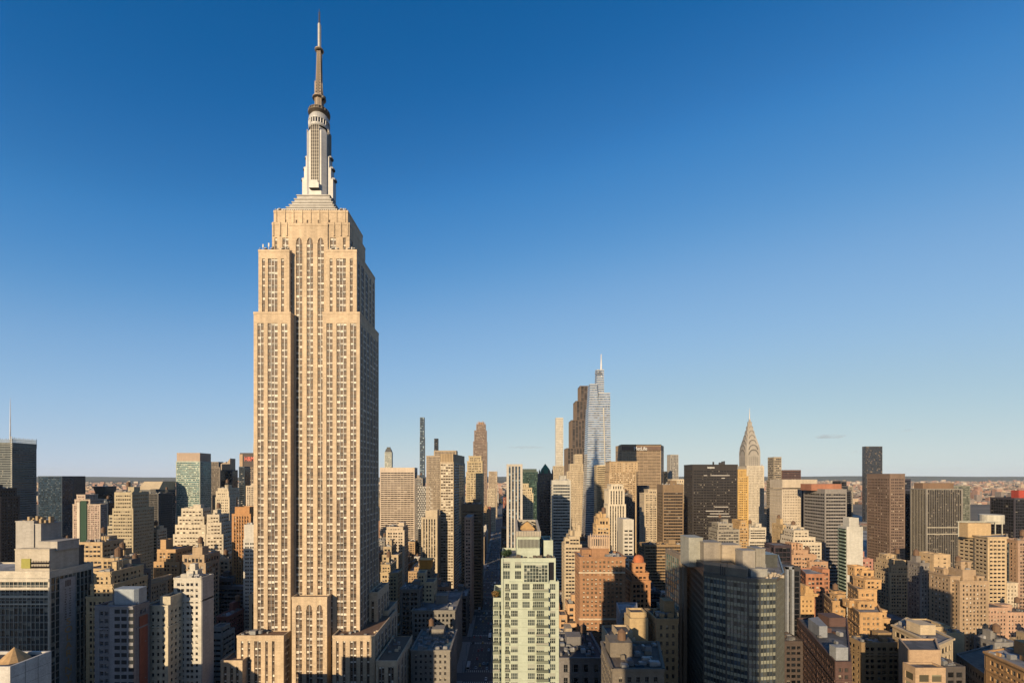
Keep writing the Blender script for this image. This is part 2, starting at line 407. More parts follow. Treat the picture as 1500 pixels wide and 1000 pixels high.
def bld(name, label, Z, tiers, rgb, style='punched', depth=25, glass=G_OFF, sp=None, cat='building', kit=None, tex=.36,
        rough=.85, roof=None, indiv=False, group=None, topm=None, frame=None, flat=False, stack=True, metal=0.0, wkey=None, terraces=0):
    """tiers: (x0,x1,top,dz[,depth]) in photo pixels at distance Z+dz, or ('poly',[(px,Z)...],top,Zref)"""
    s = style if isinstance(style, dict) else S(style)
    first = tiers[0]
    if first[0] == 'poly': cx, cy = PX(first[1][0][0], first[1][0][1]), first[1][0][1]
    else: cx = PX((first[0]+first[1])/2, Z+first[3]); cy = Z+first[3]
    root = empty(name, (cx, cy, 0), label, cat, group)
    org = (cx, cy, 0)
    W, G, R = MB(), MB(), MB(); cells = [] if indiv else None
    r = random.Random(hash_(label)); prev = 0; s = dict(s)
    if s['wf'] < .7 and s['pr'] < .5 and Z < 900:      # masonry: paired windows, string courses, cornice
        k = r.choice((1, 2, 2, 3)); s.setdefault('every', k); s.setdefault('minor', .45)
        s.setdefault('cornice', r.choice((0, .3, .5))); s.setdefault('belts', r.choice(((), (.9,), (.12, .88), (.3, .94))))
    info = []
    for i, t in enumerate(tiers):
        ss = s
        if t[0] == 'poly':
            pts = [(PX(px, z), z) for px, z in t[1]]; z1 = HZ(t[2], t[3]); z0 = 0
            if len(t) > 4: ss = dict(s); ss.update(t[4])
        else:
            zz = Z+t[3]; d = t[4] if len(t) > 4 else depth-2*max(t[3], 0)
            if len(t) > 5 and isinstance(t[5], dict): ss = dict(s); ss.update(t[5])
            x0, x1 = PX(t[0], zz), PX(t[1], zz)
            pts = [(x0, zz), (x1, zz), (x1, zz+d), (x0, zz+d)]; z1 = HZ(t[2], zz)
            z0 = prev-.9 if (stack and i and z1 > prev) else 0
        if z1-z0 < 2: z0 = max(0, z1-4)
        ring(W, G, R, pts, z0, z1, ss, cells)
        prev = z1
        xs = [p[0] for p in pts]; ys = [p[1] for p in pts]
        FOOT.append((min(xs), max(xs), min(ys), max(ys), z1)); info.append((min(xs), max(xs), min(ys), max(ys), z1))
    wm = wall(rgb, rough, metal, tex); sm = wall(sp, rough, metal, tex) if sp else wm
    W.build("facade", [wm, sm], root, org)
    if cells is None: G.build("glazing", glazing(**glass), root, org)
    else: place_windows(cells, root, org, glazing(**glass), frame or DARK, label, 2)
    R.build("roof", roof or r.choice(ROOFS), root, org)
    i = info[-1]
    if kit is None: kit = Z < 900
    if kit: roofkit(root, R, *i, wm, r, org, tanks=(kit != 'plain'), many=5 if Z < 330 else 2, pts=pts)
    if terraces:      # small masses stepping up from the roof edges
        a, b_, c, d, zt = i
        for tinfo in info:
            a, b_, c, d, zt = tinfo
            for _ in range(terraces):
                w = r.uniform(.18, .42)*(b_-a); e = r.uniform(.25, .5)*(d-c); hh = r.uniform(2.6, 6.5)
                xx = r.uniform(a+.2, b_-w-.2); yy = r.uniform(c+1.2, max(c+1.3, d-e))
                if first[0] == 'poly' and xx+w > b_-.25*(b_-a): xx -= .2*(b_-a)
                t = MB(); g2 = MB(); r2 = MB(); pts = [(xx, yy), (xx+w, yy), (xx+w, yy+e), (xx, yy+e)]
                ring(t, g2, r2, pts, zt-.9, zt+hh, dict(s, top=.9, corner=.5)); base = len(t.v)
                t.v += r2.v; t.f += [tuple(j+base for j in f) for f in r2.f]; t.uv += r2.uv; t.m += [0]*len(r2.f); t.sm += r2.sm
                base = len(t.v); t.v += g2.v; t.f += [tuple(j+base for j in f) for f in g2.f]; t.uv += g2.uv; t.m += [2]*len(g2.f); t.sm += g2.sm
                t.build("penthouse", [wm, sm, glazing(**glass)], root, org)
    return root, org, info, wm
def hash_(s):
    h = 7
    for c in s: h = (h*31+ord(c)) % 1000003
    return h
# ------------------------------------------------------------------ ground
def ground():
    b = MB(); b.quad((-60000, -3000, 0), (60000, -3000, 0), (60000, 60000, 0), (-60000, 60000, 0))
    m, n, l, p = _new("ground_cover")
    geo = n.new("ShaderNodeNewGeometry")
    a = n.new("ShaderNodeTexNoise"); a.inputs['Scale'].default_value = .004; a.inputs['Detail'].default_value = 8
    l.new(geo.outputs[0], a.inputs[0])
    c = n.new("ShaderNodeTexVoronoi"); c.inputs['Scale'].default_value = .02; l.new(geo.outputs[0], c.inputs[0])
    cr = n.new("ShaderNodeValToRGB"); cr.color_ramp.elements[0].position = .38; cr.color_ramp.elements[0].color = (.045, .04, .03, 1)
    cr.color_ramp.elements[1].position = .62; cr.color_ramp.elements[1].color = (.11, .09, .07, 1)
    l.new(a.outputs[0], cr.inputs[0])
    l.new(_mix(n, l, cr.outputs[0], c.outputs['Color'], .12, 'MULTIPLY'), p.inputs['Base Color'])
    p.inputs['Roughness'].default_value = .95
    b.build("ground", m, kind='structure')
ground()
ASPH = plain("asphalt", (.12, .12, .125), .85)
CONC = plain("pavement_concrete", (.36, .35, .33), .85)
PAINT = plain("road_paint", (.6, .6, .56), .7)
AVES = [(-1130, 15), (-850, 15), (-580, 15), (-305, 15), (-22, 14), (118, 11), (268, 20), (410, 11), (565, 15), (765, 15), (965, 15), (1165, 12)]
STR = [345+80*k for k in range(-5, 40)]
def streets():
    b = MB()
    for x, h in AVES: b.quad((x-h, -300, .004), (x+h, -300, .004), (x+h, 3500, .004), (x-h, 3500, .004))
    b.build("avenue", ASPH, kind='structure')
    b = MB()
    for y in STR: b.quad((-1400, y-7, .008), (1400, y-7, .008), (1400, y+7, .008), (-1400, y+7, .008))
    b.build("street", ASPH, kind='structure')
    b = MB()   # block slabs stand a kerb above the roadway
    xs = [(-1400, 0)]+AVES+[(1400, 0)]
    for (xa, ha), (xb, hb) in zip(xs, xs[1:]):
        for ya, yb in zip(STR, STR[1:]):
            b.box(xa+ha-4, xb-hb+4, ya+7, yb-7, 0, .14) if ha and hb else b.box(xa+ha, xb-hb, ya+7, yb-7, 0, .14)
    b.build("pavement", CONC, kind='structure')
    b = MB()
    x, h = AVES[4]
    for y in STR:
        if y < 100 or y > 1500: continue
        for side in (-1, 1):
            for k in range(12):
                u = x-9+k*1.6
                b.quad((u, y+side*10-1.8, .012), (u+.7, y+side*10-1.8, .012), (u+.7, y+side*10+1.8, .012), (u, y+side*10+1.8, .012))
        yy = y+14
        while yy < y+66:
            for lx in (-6, -3, 0, 3, 6): b.quad((x+lx-.08, yy, .012), (x+lx+.08, yy, .012), (x+lx+.08, yy+3, .012), (x+lx-.08, yy+3, .012))
            yy += 9
    b.build("road_markings", PAINT, kind='structure')
streets()
# far ridges
def ridge(name, x0, x1, z, h, d, rgb, seed):
    r = random.Random(seed); b = MB(); n = 70; hs = []
    ph = [r.uniform(0, 6) for _ in range(5)]
    for i in range(n+1):
        t = i/n; hs.append(h*(1+.10*math.sin(t*9+ph[0])+.06*math.sin(t*23+ph[1])+.04*math.sin(t*51+ph[2])+.02*math.sin(t*120+ph[3])))
    for i in range(n):
        xa, xb = x0+(x1-x0)*i/n, x0+(x1-x0)*(i+1)/n
        b.quad((xa, z, 0), (xb, z, 0), (xb, z+d*.5, hs[i+1]), (xa, z+d*.5, hs[i]))
        b.quad((xa, z+d*.5, hs[i]), (xb, z+d*.5, hs[i+1]), (xb, z+d*1.5, 0), (xa, z+d*1.5, 0))
    b.build(name, plain("wooded_hill", rgb, .95), kind='structure')
ridge("hills", -30000, 30000, 15500, 150, 3000, (.05, .06, .05), 3)
ridge("hills", -30000, 2000, 11000, 60, 1600, (.05, .055, .045), 5)

# ------------------------------------------------------------------ the great stepped skyscraper
LIME = wall((.62, .485, .335), .9, 0, .42)
SPAN = wall((.155, .105, .07), .7, 0, .45)
ALU = wall((.50, .50, .49), .5, .1, .3)
BRONZE = wall((.17, .13, .08), .5, .3, .2)
def strips(W, cells, p0, p1, z0, z1, groups, fh=4.0, top=6.5, arch=False, winh=.55, wy=.5):
    side = p0[0] == p1[0]; rc = .22 if side else .5; mo = .08 if side else .15; mw = .09 if side else .12
    dx, dy = p1[0]-p0[0], p1[1]-p0[1]; L = math.hypot(dx, dy); d = (dx/L, dy/L); n = (d[1], -d[0])
    zt = z1-top; u = 0
    W.obox(p0, d, n, 0, L, -.9, 0, zt, z1, 0, 'fb')
    def sidef(q, sg):
        A = (p0[0]+d[0]*q, p0[1]+d[1]*q); B = (A[0]-n[0]*.9, A[1]-n[1]*.9)
        W.quad((A[0],A[1],z0),(B[0],B[1],z0),(B[0],B[1],zt),(A[0],A[1],zt))
    for (a, b, k) in groups:
        if a > u: W.obox(p0, d, n, u, a, -.9, 0, z0, zt, 0, 'f'); sidef(a, -1)
        sidef(b, 1); u = b
    if u < L: W.obox(p0, d, n, u, L, -.9, 0, z0, zt, 0, 'f')
    for (a, b, k) in groups:
        W.obox(p0, d, n, a, b, -.9, -rc, z0, zt, 1, 'f')
        ww = (b-a)/k
        for i in range(1, k): W.obox(p0, d, n, a+i*ww-mw, a+i*ww+mw, -rc, -rc+(.1 if side else .3), z0, zt, 2, 'fs')
        if arch:
            for q in range(6):
                t0, t1 = q/6, (q+1)/6
                hh = (b-a)/2; za = zt-1.6*hh*(1-math.sqrt(max(0, 1-(t1)**2)))
                for sgn in (-1, 1):
                    c = (a+b)/2; e0, e1 = sorted((c+sgn*hh*t0, c+sgn*hh*t1))
                    W.obox(p0, d, n, e0, e1, -.5, -.02, za, zt+.01, 0, 'fb')
        z = zt
        while z-fh > z0:
            W.obox(p0, d, n, a, b, -.5, -.34, z-fh, z-fh+fh*(1-winh)*.9, 1, 'ft') if not side else None
            zc = z-fh*winh/2-.12
            if not (arch and z == zt):
                for i in range(k):
                    uc = a+(i+.5)*ww
                    cells.append(((p0[0]+d[0]*uc-n[0]*(rc-.06), p0[1]+d[1]*uc-n[1]*(rc-.06), zc), math.atan2(dy, dx), ww-.5, fh*winh-.15))
            z -= fh
def autogroups(L, pat, end=2.2):
    """spread window groups of pat sizes evenly"""
    unit = 1.85; tot = sum(pat)*unit; gap = (L-tot-2*end)/max(1, len(pat)-1); g = []; u = end
    for k in pat: g.append((u, u+k*unit, k)); u += k*unit+gap
    return g
def esb():
    root = empty("skyscraper", (-124, 302, 0), "tallest limestone skyscraper with stepped shoulders, silver mast and antenna rising high over the skyline", "skyscraper")
    org = (-124, 302, 0)
    W, cells = MB(), []
    def box(x0, x1, y, top, z0=0, fg=None, eg=None, wg=None, topb=6.5, arch=False, back=None, Z=None, roof=True, tops=None):
        Zf = Z; X0, X1 = PX(x0, Zf), PX(x1, Zf); Z1 = HZ(top, Zf); Yb = back
        cb = [(X0, Zf), (X1, Zf), (X1, Yb), (X0, Yb)]
        for (a, b, g, pat) in ((cb[0], cb[1], fg, 0), (cb[1], cb[2], eg, 1), (cb[3], cb[0], wg, 1)):
            L = math.hypot(b[0]-a[0], b[1]-a[1])
            if g is None: W.quad((a[0],a[1],z0),(b[0],b[1],z0),(b[0],b[1],Z1),(a[0],a[1],Z1)); continue
            if g and isinstance(g[0], int): g = autogroups(L, g)
            strips(W, cells, a, b, z0, Z1, g, top=topb, arch=arch and a is cb[0])
        a, b = cb[2], cb[3]; W.quad((a[0],a[1],z0),(b[0],b[1],z0),(b[0],b[1],Z1),(a[0],a[1],Z1))
        # parapet ledge
        W.box(X0-.15, X1+.15, Zf-.15, Zf+.5, Z1-.9, Z1+.6); W.box(X1-.5, X1+.15, Zf+.5, Yb, Z1-.9, Z1+.58); W.box(X0-.15, X0+.5, Zf+.5, Yb, Z1-.9, Z1+.58)
        R = MB(); R.quad((X0+.5, Zf+.5, Z1-.4), (X1-.5, Zf+.5, Z1-.4), (X1-.5, Yb, Z1-.4), (X0+.5, Yb, Z1-.4)); R.build("roof", plain("terrace_tile", (.20, .12, .08), .8), root, org)
        FOOT.append((X0, X1, Zf, Yb, Z1)); return X0, X1, Z1
    g1 = [(2.4, 6.2, 2), (8.7, 14.9, 3), (17.2, 21.0, 2)]
    zs = HZ(458, 280)
    # shaft, lower shoulders
    box(371.5, 425.5, 0, 458, 0, g1, None, [2, 3, 3, 3, 3, 2], Z=280, back=321.6)
    box(472.5, 527, 0, 458, 0, g1, [2, 3, 3, 3, 3, 2], None, Z=280, back=322)
    # upper shoulders
    g2 = [(2.3, 4.1, 1), (6.0, 11.9, 3), (14.2, 16.0, 1)]
    box(378.5, 423.8, 0, 367, zs-1, g2, [1, 1], [2, 3, 3, 2, 2], Z=281.5, back=320.5, topb=5)
    box(477.5, 522.5, 0, 367, zs-1, [(2.3, 4.1, 1), (6.5, 12.4, 3), (14.9, 16.7, 1)], [2, 3, 3, 2, 2], [1, 1], Z=281.5, back=321, topb=5)
    # recessed centre
    X0, X1 = PX(424, 285), PX(480, 285)
    a = PX(433.3, 285)-X0
    def cg(px0, px1, k, base=424, z=285): return (PX(px0, z)-PX(base, z), PX(px1, z)-PX(base, z), k)
    box(424, 480, 0, 328.5, 0, [cg(433.4, 442.8, 2), cg(449.2, 458.6, 2), cg(465, 474.4, 2)], None, None, Z=285, back=300, topb=8.5, arch=True)
    zt2 = HZ(367, 281.5)
    box(398.5, 423.99, 0, 327.5, zt2-1, [(1.6, 3.2, 1), (6.6, 10.4, 2)], None, [2, 3, 2], Z=285.8, back=318, topb=9)
    box(480.01, 512, 0, 327.5, zt2-1, [(1.5, 5.3, 2), (9.8, 11.4, 1)], [2, 3, 2], None, Z=285.8, back=318, topb=9)
    box(401, 509.5, 0, 309.5, HZ(330, 286), [(7, 8, 1), (14, 15, 1), (21, 22, 1), (28, 29, 1), (35, 36, 1)], [1, 1, 1], [1, 1, 1], Z=287, back=317, topb=5.5)
    for k in range(12):     # buttress strips on the lower crown tier
        x = PX(400.5+k*9.9, 285.8)
        if 428 < 400.5+k*9.9 < 478: continue
        W.box(x-.35, x+.35, 285.3, 285.85, HZ(346, 285.8), HZ(327.5, 285.8)+.8)
    for k in range(9):      # fluting between the top-floor piers
        x = PX(401+4+k*12.6, 287); W.box(x-.25, x+.25, 286.6, 287.1, HZ(327, 287), HZ(309.5, 287)+.9)
    # low wings behind the shaft
    box(364.5, 400, 0, 872, 0, [(2.0, 3.8, 1)], None, [2, 2, 2], Z=298, back=326, topb=5)
    box(540.5, 553, 0, 868, 0, [(1.5, 3.3, 1)], [2, 2, 2, 2], None, Z=298, back=328, topb=5)
    box(556, 569, 0, 895, 0, None, [2, 2, 2], None, Z=312, back=338, topb=4)
    # front blocks
    gA = [(2.3, 3.9, 1), (6.4, 8.0, 1), (10.4, 14.4, 2), (17, 18.6, 1), (21, 22.6, 1)]
    box(347, 415.5, 0, 931.5, 0, gA, [2, 1], [2, 1], Z=270, back=279.9, topb=2.8)
    box(487, 549, 0, 931.5, 0, [(2.2, 3.8, 1), (6.2, 7.8, 1), (10.4, 14.4, 2), (16.6, 18.2, 1), (20.6, 22.2, 1)], [1, 2, 3, 3, 3, 3, 2], [2, 1], Z=270, back=325, topb=2.8)
    box(427.5, 479, 0, 875, 0, [(2.4, 6.1, 2), (8.7, 12.4, 2), (15.0, 18.7, 2)], None, None, Z=273, back=279.8, topb=4.2, arch=True)
    box(323, 355, 0, 968, 0, [(1.8, 3.6, 1), (5.6, 7.4, 1), (9, 10.6, 1)], None, [2, 2], Z=265, back=310, topb=3)
    box(550.5, 582, 0, 968.5, 0, [(1.6, 5.0, 2), (7.2, 10.6, 2)], [2, 2, 2, 2, 2], None, Z=266, back=309, topb=3)
    fac = W.build("facade", [LIME, SPAN, ALU], root, org)
    place_windows(cells, root, org, glazing((.05, .03, .02), (.84, .78, .67), .78, .45, var=.55, spec=.15), plain("window_frame", (.30, .27, .23), .5), "esb", 1)
    # plant and aerials along the shoulders
    r = random.Random(5)
    for (xa, xb, y, Z) in ((379, 400, 367, 283), (405, 424, 367, 283), (479, 497, 367, 283), (502, 521, 367, 283), (402, 418, 309.5, 288.5), (492, 508, 309.5, 289)):
        for k in range(5):
            px = xa+(xb-xa)*(k+.5)/5; x = PX(px, Z); z = HZ(y, Z)
            b = MB(); h = r.uniform(1, 5)
            if k % 2: b.bar((x, Z, z-.4), (x, Z, z+h), .12); b.box(x-.4, x+.4, Z-.1, Z+.1, z+h*.5, z+h)
            else: b.lathe(x, Z, [(.08, z-.4), (.1, z+.9), (.35+.3*(k % 3), z+1.0), (.4+.3*(k % 3), z+1.5), (.1, z+1.7)], 8)
            b.build("rooftop_aerial", plain("aerial_paint", (.5, .48, .44), .5), root, org)
    b = MB(); b.box(PX(366, 272), PX(374, 272), 272, 276, HZ(931, 270), HZ(924, 272)); b.lathe(PX(378, 272), 275, [(1.4, HZ(931, 270)), (1.4, HZ(925, 272))], 12); b.build("cooling_unit", STEEL, root, org)
    rr = random.Random(31)
    for (xa, xb, ya, yb, top, Zr) in ((349, 412, 271.5, 278, 931.5, 270), (490, 546, 271.5, 278, 931.5, 270), (552, 580, 268, 300, 968.5, 266), (325, 345, 267, 296, 968, 265), (542, 551, 300, 322, 868, 298)):
        for k in range(7):
            x = PX(rr.uniform(xa, xb), Zr); y = rr.uniform(ya, yb); z = HZ(top, Zr); w_ = rr.uniform(.6, 2.2)
            t = MB(); t.box(x, x+w_, y, y+rr.uniform(.6, 1.8), z-.4, z+rr.uniform(.5, 1.6)); t.build("air_unit", rr.choice((STEEL, ROOFS[1], LIME)), root, org)
    # stepped aluminium base
    C = -124.6; Y = 302
    zr = lambda y: HZ(y, Y)
    b = MB()
    zl = HZ(324, 288)
    for i, (hw, hd, y) in enumerate(((17.0, 14.2, 306), (15.6, 13.2, 303), (14.2, 12, 299.5), (13.0, 11, 295.5), (11.8, 10.2, 291), (10.6, 9.4, 285.5))):
        zt_ = HZ(y, Y-hd); b.box(C-hw, C+hw, Y-hd, Y+hd, zl, zt_-.6); b.box(C-hw-.35, C+hw+.35, Y-hd-.35, Y+hd+.35, zt_-.6, zt_); zl = zt_-.2
    for k in range(26): x = C-17+k*34/25; b.box(x-.3, x+.3, Y-15.0, Y-14.7, HZ(310, 287), HZ(306.5, 287))
    base = b.build("mast_base", wall((.40, .385, .36), .6, .05, .4), root, org)
    # mast shaft: chamfered square, ribbed glass strip on each side, stepped wing buttresses
    hw = 6.6; ch = 2.6
    def octo(h, c): return [(C-h+c, Y-h), (C+h-c, Y-h), (C+h, Y-h+c), (C+h, Y+h-c), (C+h-c, Y+h), (C-h+c, Y+h), (C-h, Y+h-c), (C-h, Y-h+c)]
    b = MB(); b.prism(octo(hw, ch), zr(294), zr(202)); b.prism(octo(hw, ch), zr(202), zr(193), 0, octo(hw-1.8, ch))
    for (wx, y) in ((7.7, 234), (8.9, 250), (10.2, 266)):
        for sg in (-1, 1):
            x0, x1 = sorted((C+sg*(hw-1), C+sg*wx)); b.box(x0, x1, Y-3.4+wx*.06, Y+3.4-wx*.06, zr(294), zr(y))
            b.lathe(C+sg*(wx-.8), Y, [(3.2-wx*.06, zr(y)), (2.2, zr(y-3)), (.4, zr(y-5))], 8)
            y0, y1 = sorted((Y+sg*(hw-1), Y+sg*wx))
            if sg > 0: b.box(C-3.2, C+3.2, y0, y1, zr(294), zr(y))
    sh = b.build("mast_shaft", ALU, root, org)
    b = MB()
    for (p, d, n) in (((C, Y-hw), (1, 0), (0, -1)), ((C+hw, Y), (0, 1), (1, 0)), ((C-hw, Y), (0, -1), (-1, 0))):
        b.obox(p, d, n, -2.6, 2.6, 0, .12, zr(284), zr(196), 0, 'fst')
        for k in range(5): u = -2.6+k*1.3; b.obox(p, d, n, u-.16, u+.16, .1, .5, zr(284), zr(194), 1, 'fst')
        z = zr(284)
        while z < zr(198): b.obox(p, d, n, -2.6, 2.6, .1, .22, z, z+.5, 1, 'ft'); z += 2.2
    b.build("mast_glazing", [glazing((.07, .06, .05), (.3, .27, .22), .2, .3, name="mast_glass"), wall((.36, .33, .28), .5, .1, .1)], sh)
    bpy.context.view_layer.update()
    sh.children[0].location = (-org[0], -org[1], 0)
    b = MB(); b.box(C-3.2, C+3.2, Y-hw-2.2, Y-hw+.2, zr(287), zr(279)); b.box(C-2.2, C+2.2, Y-hw-1.6, Y-hw+.2, zr(279), zr(275)); b.build("mast_porch", ALU, root, org)
    # observation drum and ring
    b = MB(); b.lathe(C, Y, [(6.3, zr(193)), (6.7, zr(191.5)), (6.7, zr(189)), (6.3, zr(189)), (6.3, zr(182.5)), (6.8, zr(182.5)), (6.8, zr(180.5)), (6.4, zr(176)), (5.6, zr(173.5)), (5.2, zr(172))], 32)
    for k in range(24):
        a = 2*math.pi*k/24; x, y = C+6.45*math.cos(a), Y+6.45*math.sin(a); b.bar((x, y, zr(189)), (x, y, zr(182.5)), .28)
    dr = b.build("observation_drum", [ALU], root, org)
    b = MB(); b.lathe(C, Y, [(6.36, zr(188.8)), (6.36, zr(182.7))], 32, cap=False); q = b.build("drum_windows", plain("dark_glass", (.02, .02, .025), .15), dr); q.location = (-org[0], -org[1], 0)
    b = MB(); b.lathe(C, Y, [(5.0, zr(172.5)), (5.9, zr(171)), (6.9, zr(169.4)), (6.9, zr(168.6)), (6.4, zr(168.6)), (6.4, zr(165.8)), (6.8, zr(165.8)), (6.8, zr(165)), (3, zr(164.5))], 32)
    for k in range(20):
        a = 2*math.pi*k/20; x, y = C+6.7*math.cos(a), Y+6.7*math.sin(a); b.bar((x, y, zr(168.8)), (x, y, zr(165.4)), .22)
    b.build("observation_ring", wall((.16, .13, .10), .6, .3, .2), root, org)
    # antenna
    AM = wall((.33, .26, .19), .55, .1, .3); b = MB()
    b.lathe(C, Y, [(2.8, zr(165)), (2.7, zr(147)), (3.4, zr(146.6)), (4.3, zr(146)), (4.3, zr(144.6)), (2.4, zr(144.2))], 16)
    for k in range(8):
        a = math.pi/4*k; b.bar((C+2.9*math.cos(a), Y+2.9*math.sin(a), zr(164)), (C+2.8*math.cos(a), Y+2.8*math.sin(a), zr(147)), .2)
    def lattice(r0, r1, ya, yb, nseg):
        for i in range(nseg):
            t0, t1 = i/nseg, (i+1)/nseg; za, zb_ = zr(ya+(yb-ya)*t0), zr(ya+(yb-ya)*t1); ra, rb = r0+(r1-r0)*t0, r0+(r1-r0)*t1
            for sx, sy in ((-1, -1), (1, -1), (1, 1), (-1, 1)):
                nx, ny = (-sy, sx)
                p = (C+sx*ra, Y+sy*ra, za); q = (C+sx*rb, Y+sy*rb, zb_); b.bar(p, q, .17)
                b.bar(p, (C+nx*rb, Y+ny*rb, zb_), .14); b.bar((C+nx*ra, Y+ny*ra, za), q, .14); b.bar(p, (C+nx*ra, Y+ny*ra, za), .14)
    lattice(1.95, 1.5, 144.5, 122, 5); lattice(1.5, 1.05, 122, 76, 12)
    bc = MB(); bc.lathe(C, Y, [(.7, zr(144)), (.5, zr(76))], 8); bc.build('antenna_core', DARK, root, org)
    b.box(C-2.6, C-2.0, Y-1.4, Y-.8, zr(142), zr(121)); b.box(C+2.0, C+2.5, Y-1, Y-.4, zr(143), zr(124))
    for k in range(11):
        z = zr(118-k*3.6); b.box(C+1.4, C+1.9, Y-.3, Y+.3, z, z+1)
    b.lathe(C, Y, [(2.2, zr(76)), (2.9, zr(75)), (2.9, zr(73.8)), (1, zr(73.4))], 12)
    b.build("antenna_lattice", AM, root, org)
    b = MB(); b.lathe(C+3.6, Y-2, [(.5, zr(150)), (1.4, zr(149)), (1.6, zr(146.4)), (.5, zr(145.6))], 10); b.build("antenna_dish", DARK, root, org)
    b = MB(); b.lathe(C, Y, [(.95, zr(73.6)), (.95, zr(36)), (.7, zr(35))], 12); b.lathe(C+.9, Y+.2, [(.3, zr(72)), (.3, zr(38))], 6)
    b.build("antenna_pole", wall((.55, .55, .52), .5, .2, .3), root, org)
    b = MB(); b.lathe(C, Y, [(.42, zr(36)), (.3, zr(20)), (.12, zr(13.5))], 8)
    for k in range(7): z = zr(34-k*2.4); b.box(C-.7, C+.7, Y-.1, Y+.1, z, z+.3)
    b.build("antenna_tip", DARK, root, org)
esb()
# ------------------------------------------------------------------ named buildings, from left to right
CREAM = (.56, .48, .36); TAN = (.42, .33, .22); OCHRE = (.46, .30, .15); BRICK = (.30, .13, .07); REDB = (.34, .12, .07)
GREY = (.30, .30, .30); DGREY = (.10, .10, .105); BROWN = (.16, .11, .075); WHITE = (.62, .61, .58); PINK = (.50, .36, .28)
# ---- far left
def newspaper_tower():
    r, org, info, wm = bld("office_tower", "slate grey screened office tower with thin white mast at the far left of the skyline", 780,
        [(-28, 18, 648, 0, 40)], (.16, .18, .18), S('bands', bay=2.4, fh=4.1, hf=.35, sp=.5), glass=G_DARK, kit=False)
    x0, x1, y0, y1, z = info[0]
    b = MB()
    for k in range(28):
        x = x0+(x1-x0)*k/27; h = 5+3*((k*7) % 5)/5
        b.bar((x, y0-.5, z-6), (x, y0-.5, z+h), .22)
        y = y0+(y1-y0)*k/27; b.bar((x1+.5, y, z-8), (x1+.5, y, z+h+2), .22)
    for q in range(3): b.bar((x1+.5, y0, z+q*2.5), (x1+.5, y1, z+q*2.5), .18); b.bar((x0, y0-.5, z+q*2.5), (x1, y0-.5, z+q*2.5), .18)
    b.build("screen", wall((.30, .32, .30), .6, .3), r, org)
    b = MB(); X = PX(15, 790); b.lathe(X, 790, [(1.0, z-5), (.8, z+25), (.35, HZ(590, 790)), (.1, HZ(582, 790))], 8); b.build("mast", wall((.7, .7, .7), .5), r, org)
    b = MB()
    for k in range(60): b.box(x1-1.2, x1+.9, y0-1.5, y0-.6, 20+k*3.4, 21.6+k*3.4)
    b.build("corner_rail", wall((.5, .48, .42), .6), r, org)
newspaper_tower()
bld("office_block", "dark brown gridded office block cut by the left edge of the photo", 500, [(-60, 0, 727, 0, 20), (-60, -6, 715, 2)], (.09, .07, .06), 'punched', glass=G_DARK)
bld("glass_tower", "dark navy glass tower between the slate screened tower and the pinkish hotel", 1000, [(56, 91, 697, 0, 26)], (.03, .05, .08), S('curtain', pr=.1), glass=dict(dark=(.015, .035, .06), blind=(.04, .07, .1), pb=.2, rough=.08, metal=.2), kit=False)
bld("office_tower", "brown gridded office tower tucked behind the dark navy glass tower", 1040, [(80, 107, 697, 0, 30)], (.14, .10, .09), 'punched', glass=G_DARK)
r, org, info, wm = bld("hotel", "pinkish white hotel with stepped gable top and a vertical green glass stripe", 700,
    [(107, 147, 738, 0, 12), (110, 132, 731, 1), (113, 125, 724, 2)], (.52, .42, .34), S('punched', bay=2.6, fh=3.0, wf=.55, hf=.6), glass=dict(dark=(.10, .05, .05), blind=(.55, .35, .3), pb=.4), kit=False)
b = MB(); X0, X1 = PX(118, 699), PX(127, 699); b.box(X0, X1, 698.6, 700, 0, HZ(733, 700)); b.build("green_bay", glazing((.06, .13, .09), (.2, .3, .22), .4, name="green_glass"), r, org)
b = MB(); b.box(X0-5, X0-1, 698.4, 700, 0, HZ(735, 700)); b.build("pale_pier", wall((.66, .6, .5)), r, org)
bld("glass_tower", "slim blue black glass slab just right of the pinkish hotel", 760, [(146, 158, 735, 0, 20)], (.05, .07, .10), 'curtain', glass=G_DARK)
r, org, info, wm = bld("glass_tower", "dark teal glass tower whose roof flares outward above the pinkish hotel", 1100, [(138, 165, 722, 0, 30)], (.03, .045, .055), 'curtain', glass=G_DARK, kit=False)
b = MB(); x0, x1, y0, y1, z = info[0]
b.prism([(x0+2, y0+1), (x0+26, y0+1), (x0+26, y1), (x0+2, y1)], z-1, HZ(712, 1100), 0, [(x0-3, y0-1), (x0+29, y0-1), (x0+29, y1), (x0-3, y1)])
b.build("flared_crown", plain("teal_panel", (.03, .05, .06), .3), r, org)
bld("office_tower", "olive tan office tower with dark window bands and blank top, between hotel and charcoal slab", 520, [(165, 195, 744, 0, 30), (168, 193.5, 720.5, .8, 24)], (.46, .39, .26), S('bands', bay=2.6, fh=3.9, hf=.36, wf=.8), sp=(.44, .37, .25), glass=dict(dark=(.03, .025, .02), blind=(.3, .25, .17), pb=.5))
bld("building", "pale olive low annex on the left flank of the olive tan office tower", 540, [(158, 166, 770, 0, 20), (160, 166, 754, 3)], (.42, .37, .27), 'bands', kit=False)
r, org, info, wm = bld("office_tower", "broad dark office block with a sunlit sloping cream crown, behind the olive tan tower", 900, [(200, 232, 717, 0, 47)], (.16, .16, .16), 'bands', glass=G_DARK, kit=False)
x0, x1, y0, y1, z = info[0]; b = MB(); zt = HZ(705, 900)
